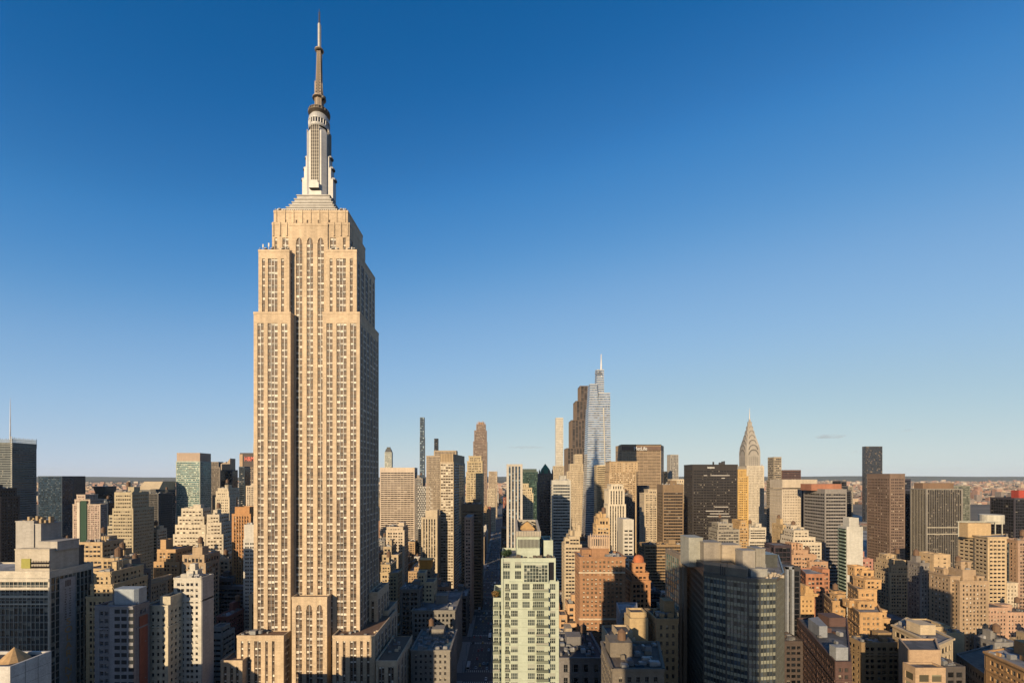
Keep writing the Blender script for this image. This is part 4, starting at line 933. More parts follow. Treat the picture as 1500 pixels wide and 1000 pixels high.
def tapered():
    Z = 940; label = "tapering supertall with white bands, notched glass crown and bright spire"
    root = empty("glass_tower", (PX(877, Z), Z, 0), label, "skyscraper"); org = (PX(877, Z), Z, 0)
    G, W = MB(), MB()
    def slab(xa, xb, ya, xc, xd, yb, dz, dep, shear=0, fl=4.6):
        """from photo row ya (bottom) to yb (top)"""
        z0, z1 = HZ(ya, Z+dz), HZ(yb, Z+dz); n = int((z1-z0)/fl)
        for i in range(n):
            t0, t1 = i/n, (i+1)/n
            def rect(t, o):
                s = dz+(12*t if dz == 0 else 0); a = PX(xa+(xc-xa)*t, Z+s); b_ = PX(xb+(xd-xb)*t, Z+s)
                return [(a-o, Z+s-o), (b_+o, Z+s-o), (b_+o, Z+dz+dep-4*t+o), (a-o, Z+dz+dep-4*t+o)]
            za, zb = z0+(z1-z0)*t0, z0+(z1-z0)*t1; m = za+(zb-za)*.5
            r0, r1, rm = rect(t0, 0), rect(t1, 0), rect((t0+t1)/2, 0)
            for k in range(4):
                a, b_ = r0[k], r0[(k+1) % 4]; c, d_ = r1[(k+1) % 4], r1[k]; w = 12
                G.quad((a[0], a[1], za), (b_[0], b_[1], za), (c[0], c[1], zb), (d_[0], d_[1], zb), 0, ((k*20, i), (k*20+w, i), (k*20+w, i+1), (k*20, i+1)))
            q0, q1 = rect(t0+.5/n, .45), rect(t1-.04/n, .45)
            for k in range(4):
                a, b_ = q0[k], q0[(k+1) % 4]; c, d_ = q1[(k+1) % 4], q1[k]
                W.quad((a[0], a[1], m), (b_[0], b_[1], m), (c[0], c[1], zb-.1), (d_[0], d_[1], zb-.1))
            W.poly([(p[0], p[1], zb-.1) for p in q1])
        FOOT.append((PX(xa, Z), PX(xb, Z), Z, Z+dep, z1))
    slab(854, 899, 900, 862.5, 893.5, 595, 0, 50)
    slab(863, 877, 596, 864.5, 874, 562, 15, 30)
    slab(875, 894, 596, 877.5, 893.5, 575, 17, 30)
    slab(873, 885, 600, 874.5, 884.5, 541, 22, 22)
    G.build("glazing", glazing((.26, .36, .50), (.40, .48, .56), .5, .08, metal=.6), root, org)
    W.build("bands", wall((.47, .49, .51), .5, 0, .1), root, org)
    b = MB(); x = PX(880.7, Z+24)
    b.lathe(x, Z+24, [(2.2, HZ(548, Z)), (1.7, HZ(530, Z)), (.8, HZ(514, Z))], 10); b.build("spire", wall((.75, .75, .75), .35), root, org)
    b = MB()
    for k in range(6): b.bar((PX(874+k*2, Z), Z+16, HZ(545, Z)), (PX(875.5+k*1.6, Z), Z+20, HZ(538+k % 3*2, Z)), .5)
    b.build("crown_frame", STEEL, root, org)
    b = MB(); xa = PX(888.5, Z)
    b.prism([(xa, Z-1.4), (xa+1.6, Z-1.4), (xa+1.6, Z), (xa, Z)], 30, HZ(596, Z), 0, [(PX(888, Z)-4, Z+10.2), (PX(888, Z)-2.4, Z+10.2), (PX(888, Z)-2.4, Z+12), (PX(888, Z)-4, Z+12)]); b.build("corner_rib", wall((.6, .57, .5)), root, org)
tapered()
bld("office_block", "tan banded office tower partly hiding the lower right of the tapering white banded tower", 880, [(874, 893, 681, 0, 26)], (.52, .42, .27), S('bands', fh=3.9, hf=.42, wf=.97), glass=G_DARK, kit=False)
bld("office_tower", "ornate golden masonry tower with a studded frieze in front of the wide bronze slab", 800, [(892.5, 932, 690, 0, 34), (893, 934, 675.5, .5, 32, dict(hf=.3, wf=.3, bay=5))], (.48, .35, .21), S('punched', bay=2.9, fh=3.7, wf=.42, hf=.5, cornice=1.0), glass=G_WARM, kit=False)
r, org, info, wm = bld("office_tower", "wide bronze banded slab with MetLife lettering along its top", 1240, [('poly', [(902, 1290), (911, 1240), (968, 1240), (972, 1290)], 651.5, 1240)], (.42, .31, .20), S('bands', bay=12, fh=4.1, hf=.42, wf=.96, top=15, pr=.5), glass=dict(dark=(.03, .02, .015), blind=(.2, .14, .1), pb=.2), kit=False)
z = info[0][4]; b = MB(); b.box(PX(911, 1239), PX(968, 1239), 1237.4, 1239.2, z-14.5, z-3); b.build("name_band", wall((.17, .11, .085)), r, org)
b = MB(); b.box(PX(910, 1239), PX(968.5, 1239), 1237, 1262, z-.3, z+1.4); b.build("roof_edge", DARK, r, org)
lettering("MetLife", 13.5, plain("white_sign", (.8, .8, .78)), r, (PX(938, 1237)-org[0], -54.2, HZ(657, 1237)), (math.pi/2, 0, 0), "sign_lettering", .5, sx=.9, bold=.1)
bld("office_tower", "cream ribbed art deco tower with white piers, in front of the golden ornate tower", 560, [(891, 916, 738, 0, 22), (892, 914, 716, .8), (896, 912, 709, 1.8)], (.66, .58, .45), S('fins', bay=3.3, fh=3.6, wf=.45, hf=.8), sp=(.25, .22, .18), glass=G_DARK, kit=False)
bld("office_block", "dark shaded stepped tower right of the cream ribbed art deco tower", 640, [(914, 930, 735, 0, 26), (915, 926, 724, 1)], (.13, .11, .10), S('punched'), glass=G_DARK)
bld("office_block", "white narrow building with dark window slots behind the brick hotel block's right side", 430, [(913, 928, 760.5, 0, 5.5), ], (.60, .56, .48), S('bands', bay=5, fh=3.7, wf=.75, hf=.4, top=9), glass=G_DARK, kit='plain')
def white_side():
    o = [q for q in sc.objects if q.get('label', '').startswith("white narrow building")][0]
    b = MB(); x = PX(913, 430); b.box(x-.5, x-.3, 429.9, 452, 0, HZ(760.5, 430)+.1); b.box(x-.3, x+9.5, 435.9, 452, 0, HZ(760.5, 430)); b.build("side_wall", wall((.58, .53, .44)), o, (o.location.x, o.location.y, 0))
white_side()
bld("office_tower", "plain cream tower between the wide bronze slab and the brown banded tower", 700, [(944, 963, 722, 0, 24), (950, 962, 716.5, 2)], (.56, .46, .33), S('punched', bay=3.2, wf=.4), kit=False)
bld("office_tower", "dark blue shaded slab below the wide bronze lettered slab", 900, [(934, 951, 711, 0, 26)], (.05, .055, .075), 'curtain', glass=G_DARK, kit=False)
bld("office_tower", "brown banded tower with dark plain top, right of the plain cream tower", 600, [('poly', [(962.5, 625), (971, 600), (1001, 600), (998, 625)], 709.5, 600)], (.24, .165, .10), S('bands', bay=3, fh=4.0, hf=.48, wf=.96, top=10), glass=G_DARK, kit='plain')
bld("office_block", "low wide brown banded base building below the brown banded tower", 575, [(944, 1003, 797, 0, 22)], (.32, .22, .12), S('bands', bay=3, fh=3.9, hf=.5, wf=.96), glass=G_DARK)
bld("apartment_tower", "grey vertically ribbed residential tower behind the cream arched top building", 1500, [(982, 993.5, 665.5, 0, 30)], (.36, .34, .31), S('fins', bay=5, fh=5), kit=False)
bld("office_tower", "small black tower top peeking out right of the wide bronze slab", 1300, [(969, 978, 690, 0, 20)], (.04, .04, .045), 'curtain', glass=G_DARK, kit=False)
bld("office_tower", "cream tower with arched windows along its top, left of the black gridded slab", 900, [(983, 1015, 706, 0, 26), (984, 1012, 701.5, 2)], (.60, .50, .36), S('punched', bay=4.6, fh=5.4, wf=.45, hf=.6), kit=False)
bld("office_block", "golden lit narrow building squeezed left of the black gridded slab", 780, [(1003, 1015, 737, 0, 20)], (.52, .36, .16), S('punched'), kit=False)
r, org, info, wm = bld("office_tower", "black gridded slab with tiny white lettering and scattered lit windows", 650, [(1014.5, 1080, 680, 0, 30)], (.035, .03, .03), S('punched', bay=2.4, fh=3.9, wf=.6, hf=.5, top=8), glass=dict(dark=(.012, .011, .012), blind=(.22, .2, .17), pb=.16), kit=False)
b = MB(); rr = random.Random(9)
for i in range(9):      # tiny lettering too small to read in the photograph
    xa = PX(1036.5+i*1.15, 649); h = 2.4 if i not in (0, 4) else 3.4; zc = HZ(685.6, 649)
    b.box(xa, xa+.35, 649.0, 649.4, zc-(1 if i == 4 else 0), zc+h*.7); b.box(xa+.6, xa+.9, 649.0, 649.4, zc, zc+1.7); b.box(xa+.35, xa+.6, 649.0, 649.4, zc+1.3, zc+1.7)
b.build("sign_lettering", plain("white_sign", (.8, .8, .78)), r, org)
x0, x1, y0, y1, z = info[0]; b = MB()
for (a, w, h) in ((1045, 1.2, 4), (1054, 3, 3), (1058, 3.5, 4.5), (1061, 1, 5)): b.box(PX(a, 652), PX(a, 652)+w, 652, 655, z-1, z+h)
b.build("roof_plant", DARK, r, org)
b = MB()
for (a, c, y) in ((1031, 1036, 696), (1041, 1069, 696), (1057, 1062, 700), (1047, 1067, 742), (1040, 1068, 752), (1036, 1070, 756), (1034, 1060, 748)): b.box(PX(a, 649), PX(c, 649), 649.2, 649.6, HZ(y+.6, 649), HZ(y-.5, 649))
b.build("lit_windows", plain("pale_blinds", (.55, .52, .48)), r, org)
bld("office_tower", "bright golden narrow tower between the black gridded slab and the arched steel crown skyscraper", 720, [(1080, 1096, 697, 0, 20), (1081, 1093, 687, 1.5)], (.62, .40, .14), S('punched', bay=2.8, fh=3.6, wf=.36, hf=.42), kit=False)
def deco_crown():
    Z = 1000; s = S('punched', bay=3.0, fh=3.8, wf=.4, hf=.5)
    r, org, info, wm = bld("skyscraper", "slender skyscraper crowned by stacked steel arches and a needle spire", Z,
        [(1087, 1127, 800, 0, 60), (1092, 1123, 752, 4, 50), (1094, 1119, 682, 8, 38)], (.60, .53, .42), s, cat='skyscraper', kit=False)
    x0, x1, y0, y1, z = info[-1]; cx = PX(1104.3, Z+8); hw0 = (x1-x0)/2*.82; cy = y0+hw0+2
    MET = wall((.47, .43, .37), .5, .15, .3); TR = plain("triangular_glass", (.03, .028, .025), .3)
    b = MB(); k = 2**.5
    # tapering four sided core
    yr = lambda y: HZ(y, Z+12)
    pf = [(1, 683), (1, 662), (.93, 654), (.72, 645), (.56, 638), (.40, 631), (.27, 624), (.14, 618), (.07, 612)]
    prof = [(hw0*a, yr(q)) for a, q in pf]
    def frac(q):
        for (a0, q0), (a1, q1) in zip(pf, pf[1:]):
            if q1 <= q <= q0: return a0+(a1-a0)*(q0-q)/(q0-q1)
        return 1
    for (h0, z0), (h1, z1) in zip(prof, prof[1:]):
        b.prism([(cx-h0, cy-h0), (cx+h0, cy-h0), (cx+h0, cy+h0), (cx-h0, cy+h0)], z0, z1, 0, [(cx-h1, cy-h1), (cx+h1, cy-h1), (cx+h1, cy+h1), (cx-h1, cy+h1)], cap=False)
    # nested arches on each face, the lowest standing furthest out
    T = MB()
    lv = [(.80, 682, 657, 0), (.74, 668, 650, 0), (.60, 658, 643, 0), (.47, 648, 636, 0), (.36, 640, 629.5, 0), (.24, 632, 623, 0), (.13, 624, 616.5, 0)]
    for (w, yb, yt, off) in lv:
        hwid = hw0*w; zb, zt = yr(yb), yr(yt); rise = min(zt-zb, hwid*1.15); zs = zt-rise; o = hw0*frac(yt+5)+.9
        for (d, n) in (((1, 0), (0, -1)), ((0, 1), (1, 0)), ((-1, 0), (0, 1)), ((0, -1), (-1, 0))):
            N = 12; pr = None
            for i in range(N+1):
                a = math.pi*i/N; u = -hwid*math.cos(a); zz = zs+rise*math.sin(a)
                P = lambda u_, o_, z_: (cx+d[0]*u_+n[0]*o_, cy+d[1]*u_+n[1]*o_, z_)
                if pr:
                    u0, zz0 = pr
                    b.quad(P(u0, o, zb), P(u, o, zb), P(u, o, zz), P(u0, o, zz0))
                    b.quad(P(u0, o, zz0), P(u, o, zz), P(u, o-3.5, zz), P(u0, o-3.5, zz0))
                    # dark triangular window between ribs
                    um, zm = (u0+u)/2, (zz0+zz)/2; s_ = .66
                    if 1 <= i <= N: T.poly([P(u0*.9, o+.06, zs+(zz0-zs)*.9), P(u*.9, o+.06, zs+(zz-zs)*.9), P(um*s_, o+.06, zs+(zm-zs)*s_)])
                pr = (u, zz)
            b.quad(P(-hwid, o-3.5, zb), P(-hwid, o, zb), P(-hwid, o, zs), P(-hwid, o-3.5, zs)); b.quad(P(hwid, o, zb), P(hwid, o-3.5, zb), P(hwid, o-3.5, zs), P(hwid, o, zs))
            if w == .80:
                for q in range(5):
                    for j in range(5):
                        u = -hwid*.7+q*hwid*.35-.5; zz = yr(681)+j*4; T.obox((cx+n[0]*o, cy+n[1]*o), d, n, u, u+1.1, 0, .06, zz, zz+2, 0, 'f')
    cr = b.build("steel_crown", MET, r, org)
    T.build("crown_windows", TR, cr, org)
    b = MB(); b.lathe(cx, cy, [(1.8, yr(617)), (1.3, yr(611)), (.8, yr(604)), (.45, yr(597))], 8); b.build("spire", plain("spire_steel", (.3, .3, .32), .4, .4), r, org)
    b = MB()
    for sx in (-1, 1):
        for sy in (-1, 1): b.lathe(cx+sx*(hw0+2.2), cy+sy*(hw0+2.2), [(.6, z-1), (1.3, z+1.5), (.5, z+3.5), (.05, z+5)], 8)
    b.build("corner_ornaments", MET, r, org)
deco_crown()
bld("office_tower", "slender tan tower with glassy upper storeys just right of the arched steel crown skyscraper", 800, [(1132.5, 1145.5, 703, 0, 20), (1133.5, 1144.5, 669, .4, 18)], (.36, .30, .22), S('bands', bay=3, hf=.5, wf=.9), glass=G_OFF, kit=False)
bld("office_tower", "dark maroon tower top rising behind the cream tower with ribbed head", 950, [(1146, 1173, 688, 0, 26)], (.13, .07, .06), S('bands', hf=.5), glass=G_DARK, kit=False)
r, org, info, wm = bld("office_tower", "cream dotted office tower with a wide vertically ribbed head", 620, [(1145.5, 1174, 716, 0, 28)], (.58, .50, .40), S('punched', bay=2.2, fh=3.7, wf=.42, hf=.42, top=1.5), glass=G_OFF, kit=False)
x0, x1, y0, y1, z = info[0]; b = MB(); xe = PX(1196, 620); z1 = HZ(702, 620); b.box(x0, xe, y0-.6, y1, z+1.6, z1)
for k in range(34): u = x0+.3+k*(xe-x0-.8)/33; b.box(u, u+.55, y0-1.2, y0-.6, z+1.8, z1+.1)
b.build("ribbed_head", wall((.60, .52, .42)), r, org)
b = MB(); b.box(x1+.8, xe-1, y0+3, y1-1, 0, z+1.6); b.build("recessed_wing", wall((.06, .055, .07)), r, org)
b = MB(); b.box(x0+.4, x1-.3, y0-.3, y0-.02, z-.1, z+1.6)
bld("office_tower", "grey banded tower topped by a flat red brown roof box, right of centre", 560,
    [('poly', [(1177.5, 598), (1208.5, 560), (1240, 560), (1236, 598)], 716, 560)], (.27, .25, .235), S('bands', bay=3, fh=4.1, hf=.46, wf=.95, top=5), glass=G_DARK, kit=False)
def redbox():
    o = [q for q in sc.objects if q.get('label', '').startswith("grey banded tower topped")][0]
    b = MB(); b.box(PX(1187, 575), PX(1231, 575), 573, 594, HZ(717, 570)-1, HZ(708.5, 575)); b.build("roof_box", wall((.40, .17, .10)), o, (o.location.x, o.location.y, 0))
redbox()
bld("office_tower", "dark tower with rounded black top right of the red brown roof box", 800, [(1230, 1247, 718, 0, 22), (1231, 1242, 711, 1), (1232, 1240, 704, 2)], (.07, .07, .08), 'curtain', glass=G_DARK, kit=False)
bld("apartment_tower", "grey green tower side on, left of the tallest black slab on the right", 860, [(1240, 1249, 712, 0, 26)], (.30, .27, .22), 'punched', kit=False)
bld("glass_tower", "tallest plain black slab on the right side of the skyline", 1500, [('poly', [(1263, 1520), (1268, 1500), (1292.5, 1500), (1289, 1540)], 653.5, 1500)], (.05, .05, .055), S('curtain', fh=5), glass=dict(dark=(.03, .035, .045), blind=(.3, .22, .15), pb=.12, rough=.12), kit=False)
bld("office_tower", "brown gridded square tower with bright top floor windows in front of the tallest black slab", 600,
    [('poly', [(1270.5, 636), (1303.5, 600), (1325, 600), (1320, 636)], 693.5, 600)], (.21, .145, .11), S('punched', bay=2.6, fh=3.9, wf=.62, hf=.5, top=6), glass=dict(dark=(.05, .035, .03), blind=(.5, .42, .33), pb=.16), kit=False)
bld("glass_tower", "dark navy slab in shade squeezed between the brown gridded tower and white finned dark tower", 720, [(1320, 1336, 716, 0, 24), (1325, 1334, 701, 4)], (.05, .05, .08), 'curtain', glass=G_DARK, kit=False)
r, org, info, wm = bld("office_tower", "dark glass tower lined with thin white vertical fins and two pale belts", 640,
    [('poly', [(1334.5, 665), (1357, 640), (1409, 640), (1405, 665)], 715.5, 640)], (.27, .25, .22), S('fins', bay=2.55, fh=3.9, wf=.86, hf=.9, top=1.5, pr=.7, sp=.1), sp=(.05, .045, .045), glass=dict(dark=(.018, .016, .018), blind=(.2, .17, .14), pb=.18, rough=.2), kit=False)
b = MB(); b.box(PX(1350, 648), PX(1395, 648), 646, 660, HZ(716, 640)-1, HZ(707, 648)); b.build("roof_box", wall((.22, .14, .09)), r, org)
b = MB()
for y in (771.5, 781): b.box(PX(1357, 640), PX(1409, 640), 639, 639.9, HZ(y+1.2, 640), HZ(y, 640))
b.build("pale_belts", wall((.50, .46, .38)), r, org)
bld("office_tower", "grey green slab peeking out behind the white finned dark tower", 900, [(1394, 1421, 711, 0, 24)], (.22, .22, .18), S('curtain'), glass=dict(dark=(.09, .10, .08), blind=(.2, .2, .16), pb=.5), kit=False)
def slab_balconies():
    r, org, info, wm = bld("apartment_tower", "white slab with blank front wall and green balconied west side", 420, [('poly', [(1228.5, 432), (1240.5, 420), (1263, 420), (1260, 432)], 771, 420, dict(blank=True)), (1244, 1257, 758, 3, 7, dict(blank=True))], (.58, .56, .50), S('punched'), kit=False, stack=False)
    p, q = (PX(1228.5, 432), 432), (PX(1240.5, 420), 420); L = math.hypot(q[0]-p[0], q[1]-p[1]); d = ((q[0]-p[0])/L, (q[1]-p[1])/L); n = (d[1], -d[0])
    b = MB(); g = MB(); z = HZ(772, 425)
    for j in range(36):
        zz = z-(j+1)*3.2
        b.obox(p, d, n, .5, L*.45, .3, 1.5, zz, zz+1.1); b.obox(p, d, n, L*.52, L-.5, .3, 1.5, zz, zz+1.1)
    g.obox(p, d, n, .5, L-.5, .3, .42, 5, z-1, 0, 'f')
    g.build("glazing", glazing((.03, .06, .05), (.15, .25, .2), .4), r, org); b.build("balconies", wall((.30, .38, .30)), r, org)
slab_balconies()
def yellow_condo():
    r, org, info, wm = bld("apartment_tower", "golden condominium tower with flat cornice and round pavilion, right of the white finned tower", 430,
        [('poly', [(1404, 446), (1428, 430), (1436, 430), (1436, 446)], 786, 430), ('poly', [(1428, 429), (1447, 416), (1474, 416), (1474, 440)], 786, 416)], (.58, .44, .27), S('bands', bay=4.2, fh=3.6, hf=.42, wf=.72, top=2.5, cornice=.9), glass=G_DARK, kit=False)
    b = MB(); b.box(PX(1416, 432), PX(1450, 432), 431, 440, HZ(787, 430), HZ(766, 430)); b.build("roof_house", wall((.56, .40, .22)), r, org)
    b = MB(); z0, z1 = HZ(787, 430), HZ(764, 430)
    for x in (1404, 1416, 1458, 1468): b.box(PX(x, 436), PX(x, 436)+.6, 436, 436.6, z0, z1)
    b.box(PX(1402, 436), PX(1471, 436), 435.5, 437, z1-.8, z1); b.build("roof_frame", wall((.60, .58, .48)), r, org)
    b = MB(); b.lathe(PX(1452, 445), 445, [(9, HZ(766, 445)), (9, HZ(753.5, 445)), (8.5, HZ(753, 445))], 28); b.build("round_pavilion", wall((.58, .55, .46)), r, org)
yellow_condo()
bld("glass_tower", "dark teal strip building in shade on the right side of the golden condominium tower", 424, [(1466, 1478, 796, 0, 16)], (.06, .08, .08), 'curtain', glass=G_DARK, kit=False)
bld("office_tower", "dark purple black slab with a red roof sign at the right edge", 600, [(1486, 1560, 729, 0, 30), (1480, 1530, 733, 6), ], (.05, .045, .06), S('curtain'), glass=G_DARK, kit=False)
def redsign():
    o = [q for q in sc.objects if q.get('label', '').startswith("dark purple black slab")][0]
    b = MB(); b.box(PX(1491, 604), PX(1530, 604), 603, 612, HZ(731, 600), HZ(718, 604)); b.build("roof_sign", wall((.42, .06, .04)), o, (o.location.x, o.location.y, 0))
redsign()
bld("apartment_building", "pinkish brown apartment tower at the right edge below the dark purple black slab", 430, [(1491, 1540, 791, 0, 16)], (.40, .27, .19), S('punched', wf=.4), glass=G_OFF)
bld("apartment_building", "narrow brown apartment tower dotted with windows just left of the pinkish brown edge tower", 460, [(1477, 1490, 810, 0, 14)], (.42, .28, .19), S('punched', bay=2.4, wf=.5), glass=G_OFF)
bld("apartment_building", "short cream apartment block with a dark central slot under the narrow brown apartment tower", 420, [(1474, 1490, 853, 0, 12)], (.62, .52, .38), S('punched', bay=3.5, wf=.35), glass=G_OFF)
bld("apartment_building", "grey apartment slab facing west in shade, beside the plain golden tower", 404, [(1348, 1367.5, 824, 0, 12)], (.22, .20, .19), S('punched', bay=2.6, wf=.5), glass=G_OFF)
bld("apartment_building", "plain golden tower with a few tiny windows, right of the grey apartment slab", 400, [(1368, 1381, 811, 0, 14), (1368.2, 1391, 811.5, .5, 8, dict(bay=6, wf=.18, hf=.3)), (1380, 1392, 843, -2, 14, dict(blank=True))], (.58, .42, .25), S('punched', bay=5, wf=.15, hf=.3), glass=G_DARK, kit=False, stack=False)
bld("apartment_building", "tan apartment building with white window columns in front of the golden condominium tower", 330, [(1392, 1405, 843, 4, 16), (1406, 1447, 850, 0, 18), (1410, 1428, 834, 4, 10, dict(blank=True))], (.42, .30, .19), S('punched', bay=2.7, fh=3.1, wf=.5, hf=.55, minor=.5), glass=dict(dark=(.05, .045, .04), blind=(.6, .55, .48), pb=.65), stack=False, terraces=2)
bld("stepped_building", "small cream stepped building lit by sun at the foot of the brown gridded square tower", 470, [(1303, 1338, 838, 0, 18), (1305, 1333, 828, 2), (1304, 1326, 820, 4)], (.56, .42, .26), S('punched', bay=3), glass=G_OFF, terraces=2)
bld("apartment_building", "small pink brick building with hipped roof beside the blank white slab's foot", 440, [(1262, 1278, 818, 0, 14)], (.44, .22, .17), S('punched'), glass=G_OFF)
# ---- between the black slab and the white slab
bld("stepped_building", "white banded terraced office block with strip windows below the arched steel crown skyscraper", 620, [(1097, 1130, 800, 0, 30), (1097, 1126, 789, 3), (1098, 1122, 772, 6)], (.62, .56, .46), S('bands', bay=3, fh=3.7, hf=.45, wf=.97, top=3), glass=G_DARK)
bld("office_block", "grey banded low office block below the black gridded slab", 560, [(1051, 1083, 775, 0, 24), (1052, 1073, 766, 4)], (.34, .31, .26), S('bands', bay=3, fh=3.7, hf=.45, wf=.9), glass=G_OFF)
bld("apartment_building", "golden brown apartment block between the grey banded block and white terraced block", 570, [(1083, 1096, 770, 0, 20), (1085, 1093, 762, 2)], (.52, .34, .16), S('punched'), glass=G_OFF)
bld("building", "tan building dotted with windows at the foot of the slender glassy topped tan tower", 520, [(1145, 1162, 776, 0, 18), (1147, 1158, 768, 2)], (.55, .40, .22), S('punched'), glass=G_OFF)
bld("stepped_building", "cream stepped building with arcaded attic and brown cylinder wall, centre right", 470, [(1162, 1203, 794, 0, 22), (1162, 1194, 786, 2), (1163, 1184, 776, 4)], (.62, .54, .42), S('bands', bay=3, fh=3.6, hf=.4, wf=.75), glass=G_OFF, terraces=2)
bld("office_block", "dark plum office slab rising behind the grey framed dark tower", 380, [(1134, 1159, 798, 0, 14), (1120, 1140, 812, -6, 16)], (.055, .035, .045), S('curtain'), glass=G_DARK, stack=False, kit='plain')
def framed():
    r, org, info, wm = bld("apartment_tower", "dark tower with light grey inverted U frame, right of the faceted glass tower", 262, [(1148, 1172, 830, 0, 16)], (.055, .05, .055), S('curtain', fh=3.2), glass=G_DARK, kit=False)
    b = MB(); Z = 261
    for (a, c) in ((1151.5, 1154.5), (1159, 1162)): b.box(PX(a, Z), PX(c, Z), Z-.8, Z+.9, 20, HZ(829.5, Z))
    b.box(PX(1151.5, Z), PX(1162, Z), Z-.8, Z+.9, HZ(833, Z)+.01, HZ(829, Z)); b.build("grey_frame", wall((.30, .32, .35)), r, org)
framed()
bld("brick_building", "peach brick block with rooftop gardens and sheds left of the white balconied slab", 420, [(1160, 1188, 812, 0, 18), (1163, 1183, 805, 2), (1186, 1212, 822, -4, 18)], (.50, .31, .19), S('punched', bay=2.8, wf=.45), glass=G_OFF, stack=False, terraces=2)
bld("brick_building", "orange red building with blank brick front wall and windowed west side", 350, [('poly', [(1172, 372), (1181, 350), (1207, 350), (1205, 372)], 840, 350, dict(bay=3)), (1205, 1214, 833, 6, 12)], (.44, .20, .11), S('punched'), glass=G_OFF, stack=False, kit='plain')
bld("apartment_building", "bright yellow apartment building with small dark windows under the orange red blank wall", 318, [(1172, 1191.5, 872, 0, 16), (1179, 1197, 869, 1.2)], (.58, .37, .17), S('punched', bay=3.2, fh=3.3, wf=.33, hf=.4), glass=G_DARK, kit=False, terraces=2)
bld("apartment_building", "golden brick block with pale roof slab left of the tall golden stepped apartment house", 300, [('poly', [(1208.5, 318), (1220, 300), (1239, 300), (1236, 318)], 879, 300)], (.52, .33, .16), S('punched', bay=3.2, fh=3.3, wf=.42, hf=.45), glass=G_OFF, frame=plain("cream_frame", (.5, .42, .3)), indiv=True, terraces=2)
bld("apartment_building", "tall golden stepped apartment house with cascading terraces and water tanks, right of centre", 275,
    [('poly', [(1243, 294), (1260, 275), (1291, 275), (1284, 294)], 896, 275), ('poly', [(1243, 308), (1258, 290), (1283, 290), (1279, 308)], 862, 290), ('poly', [(1246, 316), (1255, 302), (1279, 302), (1276, 316)], 844, 302)], (.56, .345, .16), S('punched', bay=3.0, fh=3.3, wf=.42, hf=.48, pr=.4), glass=G_OFF, frame=plain("cream_frame", (.5, .42, .3)), indiv=True, stack=False, terraces=2)
bld("apartment_building", "lower golden wing with terraces stepping down on the right of the golden stepped apartment house", 284, [(1284, 1302, 905, 0, 14), (1284, 1297, 893, 1.5)], (.54, .34, .165), S('punched', bay=2.9, fh=3.3, wf=.4), glass=G_OFF, terraces=2)
# ---- centre
def brick_hotel():
    r, org, info, wm = bld("brick_hotel", "large orange brick hotel block with pale cornice band and spiky rooftop pavilion", 315,
        [('poly', [(843, 337), (849.5, 315), (915, 315), (904, 337)], 815, 315)], (.37, .20, .105), S('brick', bay=2.75, fh=3.05, wf=.42, hf=.5, cornice=.7, pr=.35), glass=dict(dark=(.03, .025, .02), blind=(.6, .55, .45), pb=.5), indiv=True, frame=plain("cream_frame", (.5, .42, .3)), kit='plain')
    b = MB()
    for y in (838, 906): b.box(PX(849, 314.5), PX(915.5, 314.5), 313.9, 314.7, HZ(y+1, 315), HZ(y-1.2, 315)); b.box(PX(848.9, 315)-.6, PX(848.9, 315), 314.0, 315.4, HZ(y+1, 315), HZ(y-1.2, 315))
    b.build("stone_band", wall((.62, .50, .36)), r, org)
    z = info[0][4]
    b = MB(); b.box(PX(866, 322), PX(891, 322), 320, 331, z-1, HZ(803, 320)); b.build("bulkhead", wm, r, org)
    b = MB(); x0, x1 = PX(864.5, 321), PX(893, 321); b.box(x0, x1, 321, 330, HZ(803, 320), HZ(786, 321))
    for k in range(9): x = x0+.3+k*(x1-x0-.6)/8; b.box(x-.3, x+.3, 320.4, 321.2, HZ(801, 321), HZ(784, 321)); b.lathe(x, 320.8, [(.45, HZ(784, 321)), (.05, HZ(780, 321))], 6)
    b.build("pavilion", wall((.60, .44, .31)), r, org)
    b = MB()
    for k in range(8): x = x0+1+k*(x1-x0-2)/8+.3; b.box(x, x+.75, 320.8, 321.1, HZ(799, 321), HZ(789, 321))
    b.build("pavilion_windows", DARK, r, org)
brick_hotel()
bld("stepped_building", "cream banded office block with stepped terraces left behind the orange brick hotel", 430, [(827, 852, 797, 0, 20), (834, 849, 785, 2), (842, 851, 777, 4, 10, dict(blank=True))], (.56, .46, .32), S('bands', bay=3, fh=3.5, hf=.45, wf=.85), glass=G_OFF, terraces=2)
bld("apartment_building", "golden tan setback building behind the hotel's spiky pavilion", 420, [(874, 893, 768, 0, 16), (877, 892, 758, 2)], (.52, .36, .19), S('punched'), glass=G_OFF, terraces=2)
bld("brick_building", "orange brick tower with red domed tank house, half in shade right of the brick hotel", 330, [(924, 952, 850, 0, 18), (927, 949, 838, 2), (928, 944, 824, 4, 10)], (.48, .24, .11), S('punched', bay=3, wf=.4), glass=G_DARK, kit=False)
def dome():
    o = [q for q in sc.objects if q.get('label', '').startswith("orange brick tower with red domed")][0]
    b = MB(); x, y = PX(935.5, 340), 340; b.lathe(x, y, [(3.9, HZ(826, 336)), (3.9, HZ(820, 336)), (3.4, HZ(816.5, 336)), (2, HZ(814, 336)), (.1, HZ(813, 336))], 16); b.build("domed_tank_house", wall((.52, .16, .06)), o, (o.location.x, o.location.y, 0))
dome()
bld("office_block", "dark brown slab in full shade left of the thin pale edged glass slab", 320, [('poly', [(977, 336), (982, 320), (1000, 320), (994, 336)], 824, 320)], (.07, .055, .055), S('bands', hf=.45), glass=G_DARK, kit='plain')
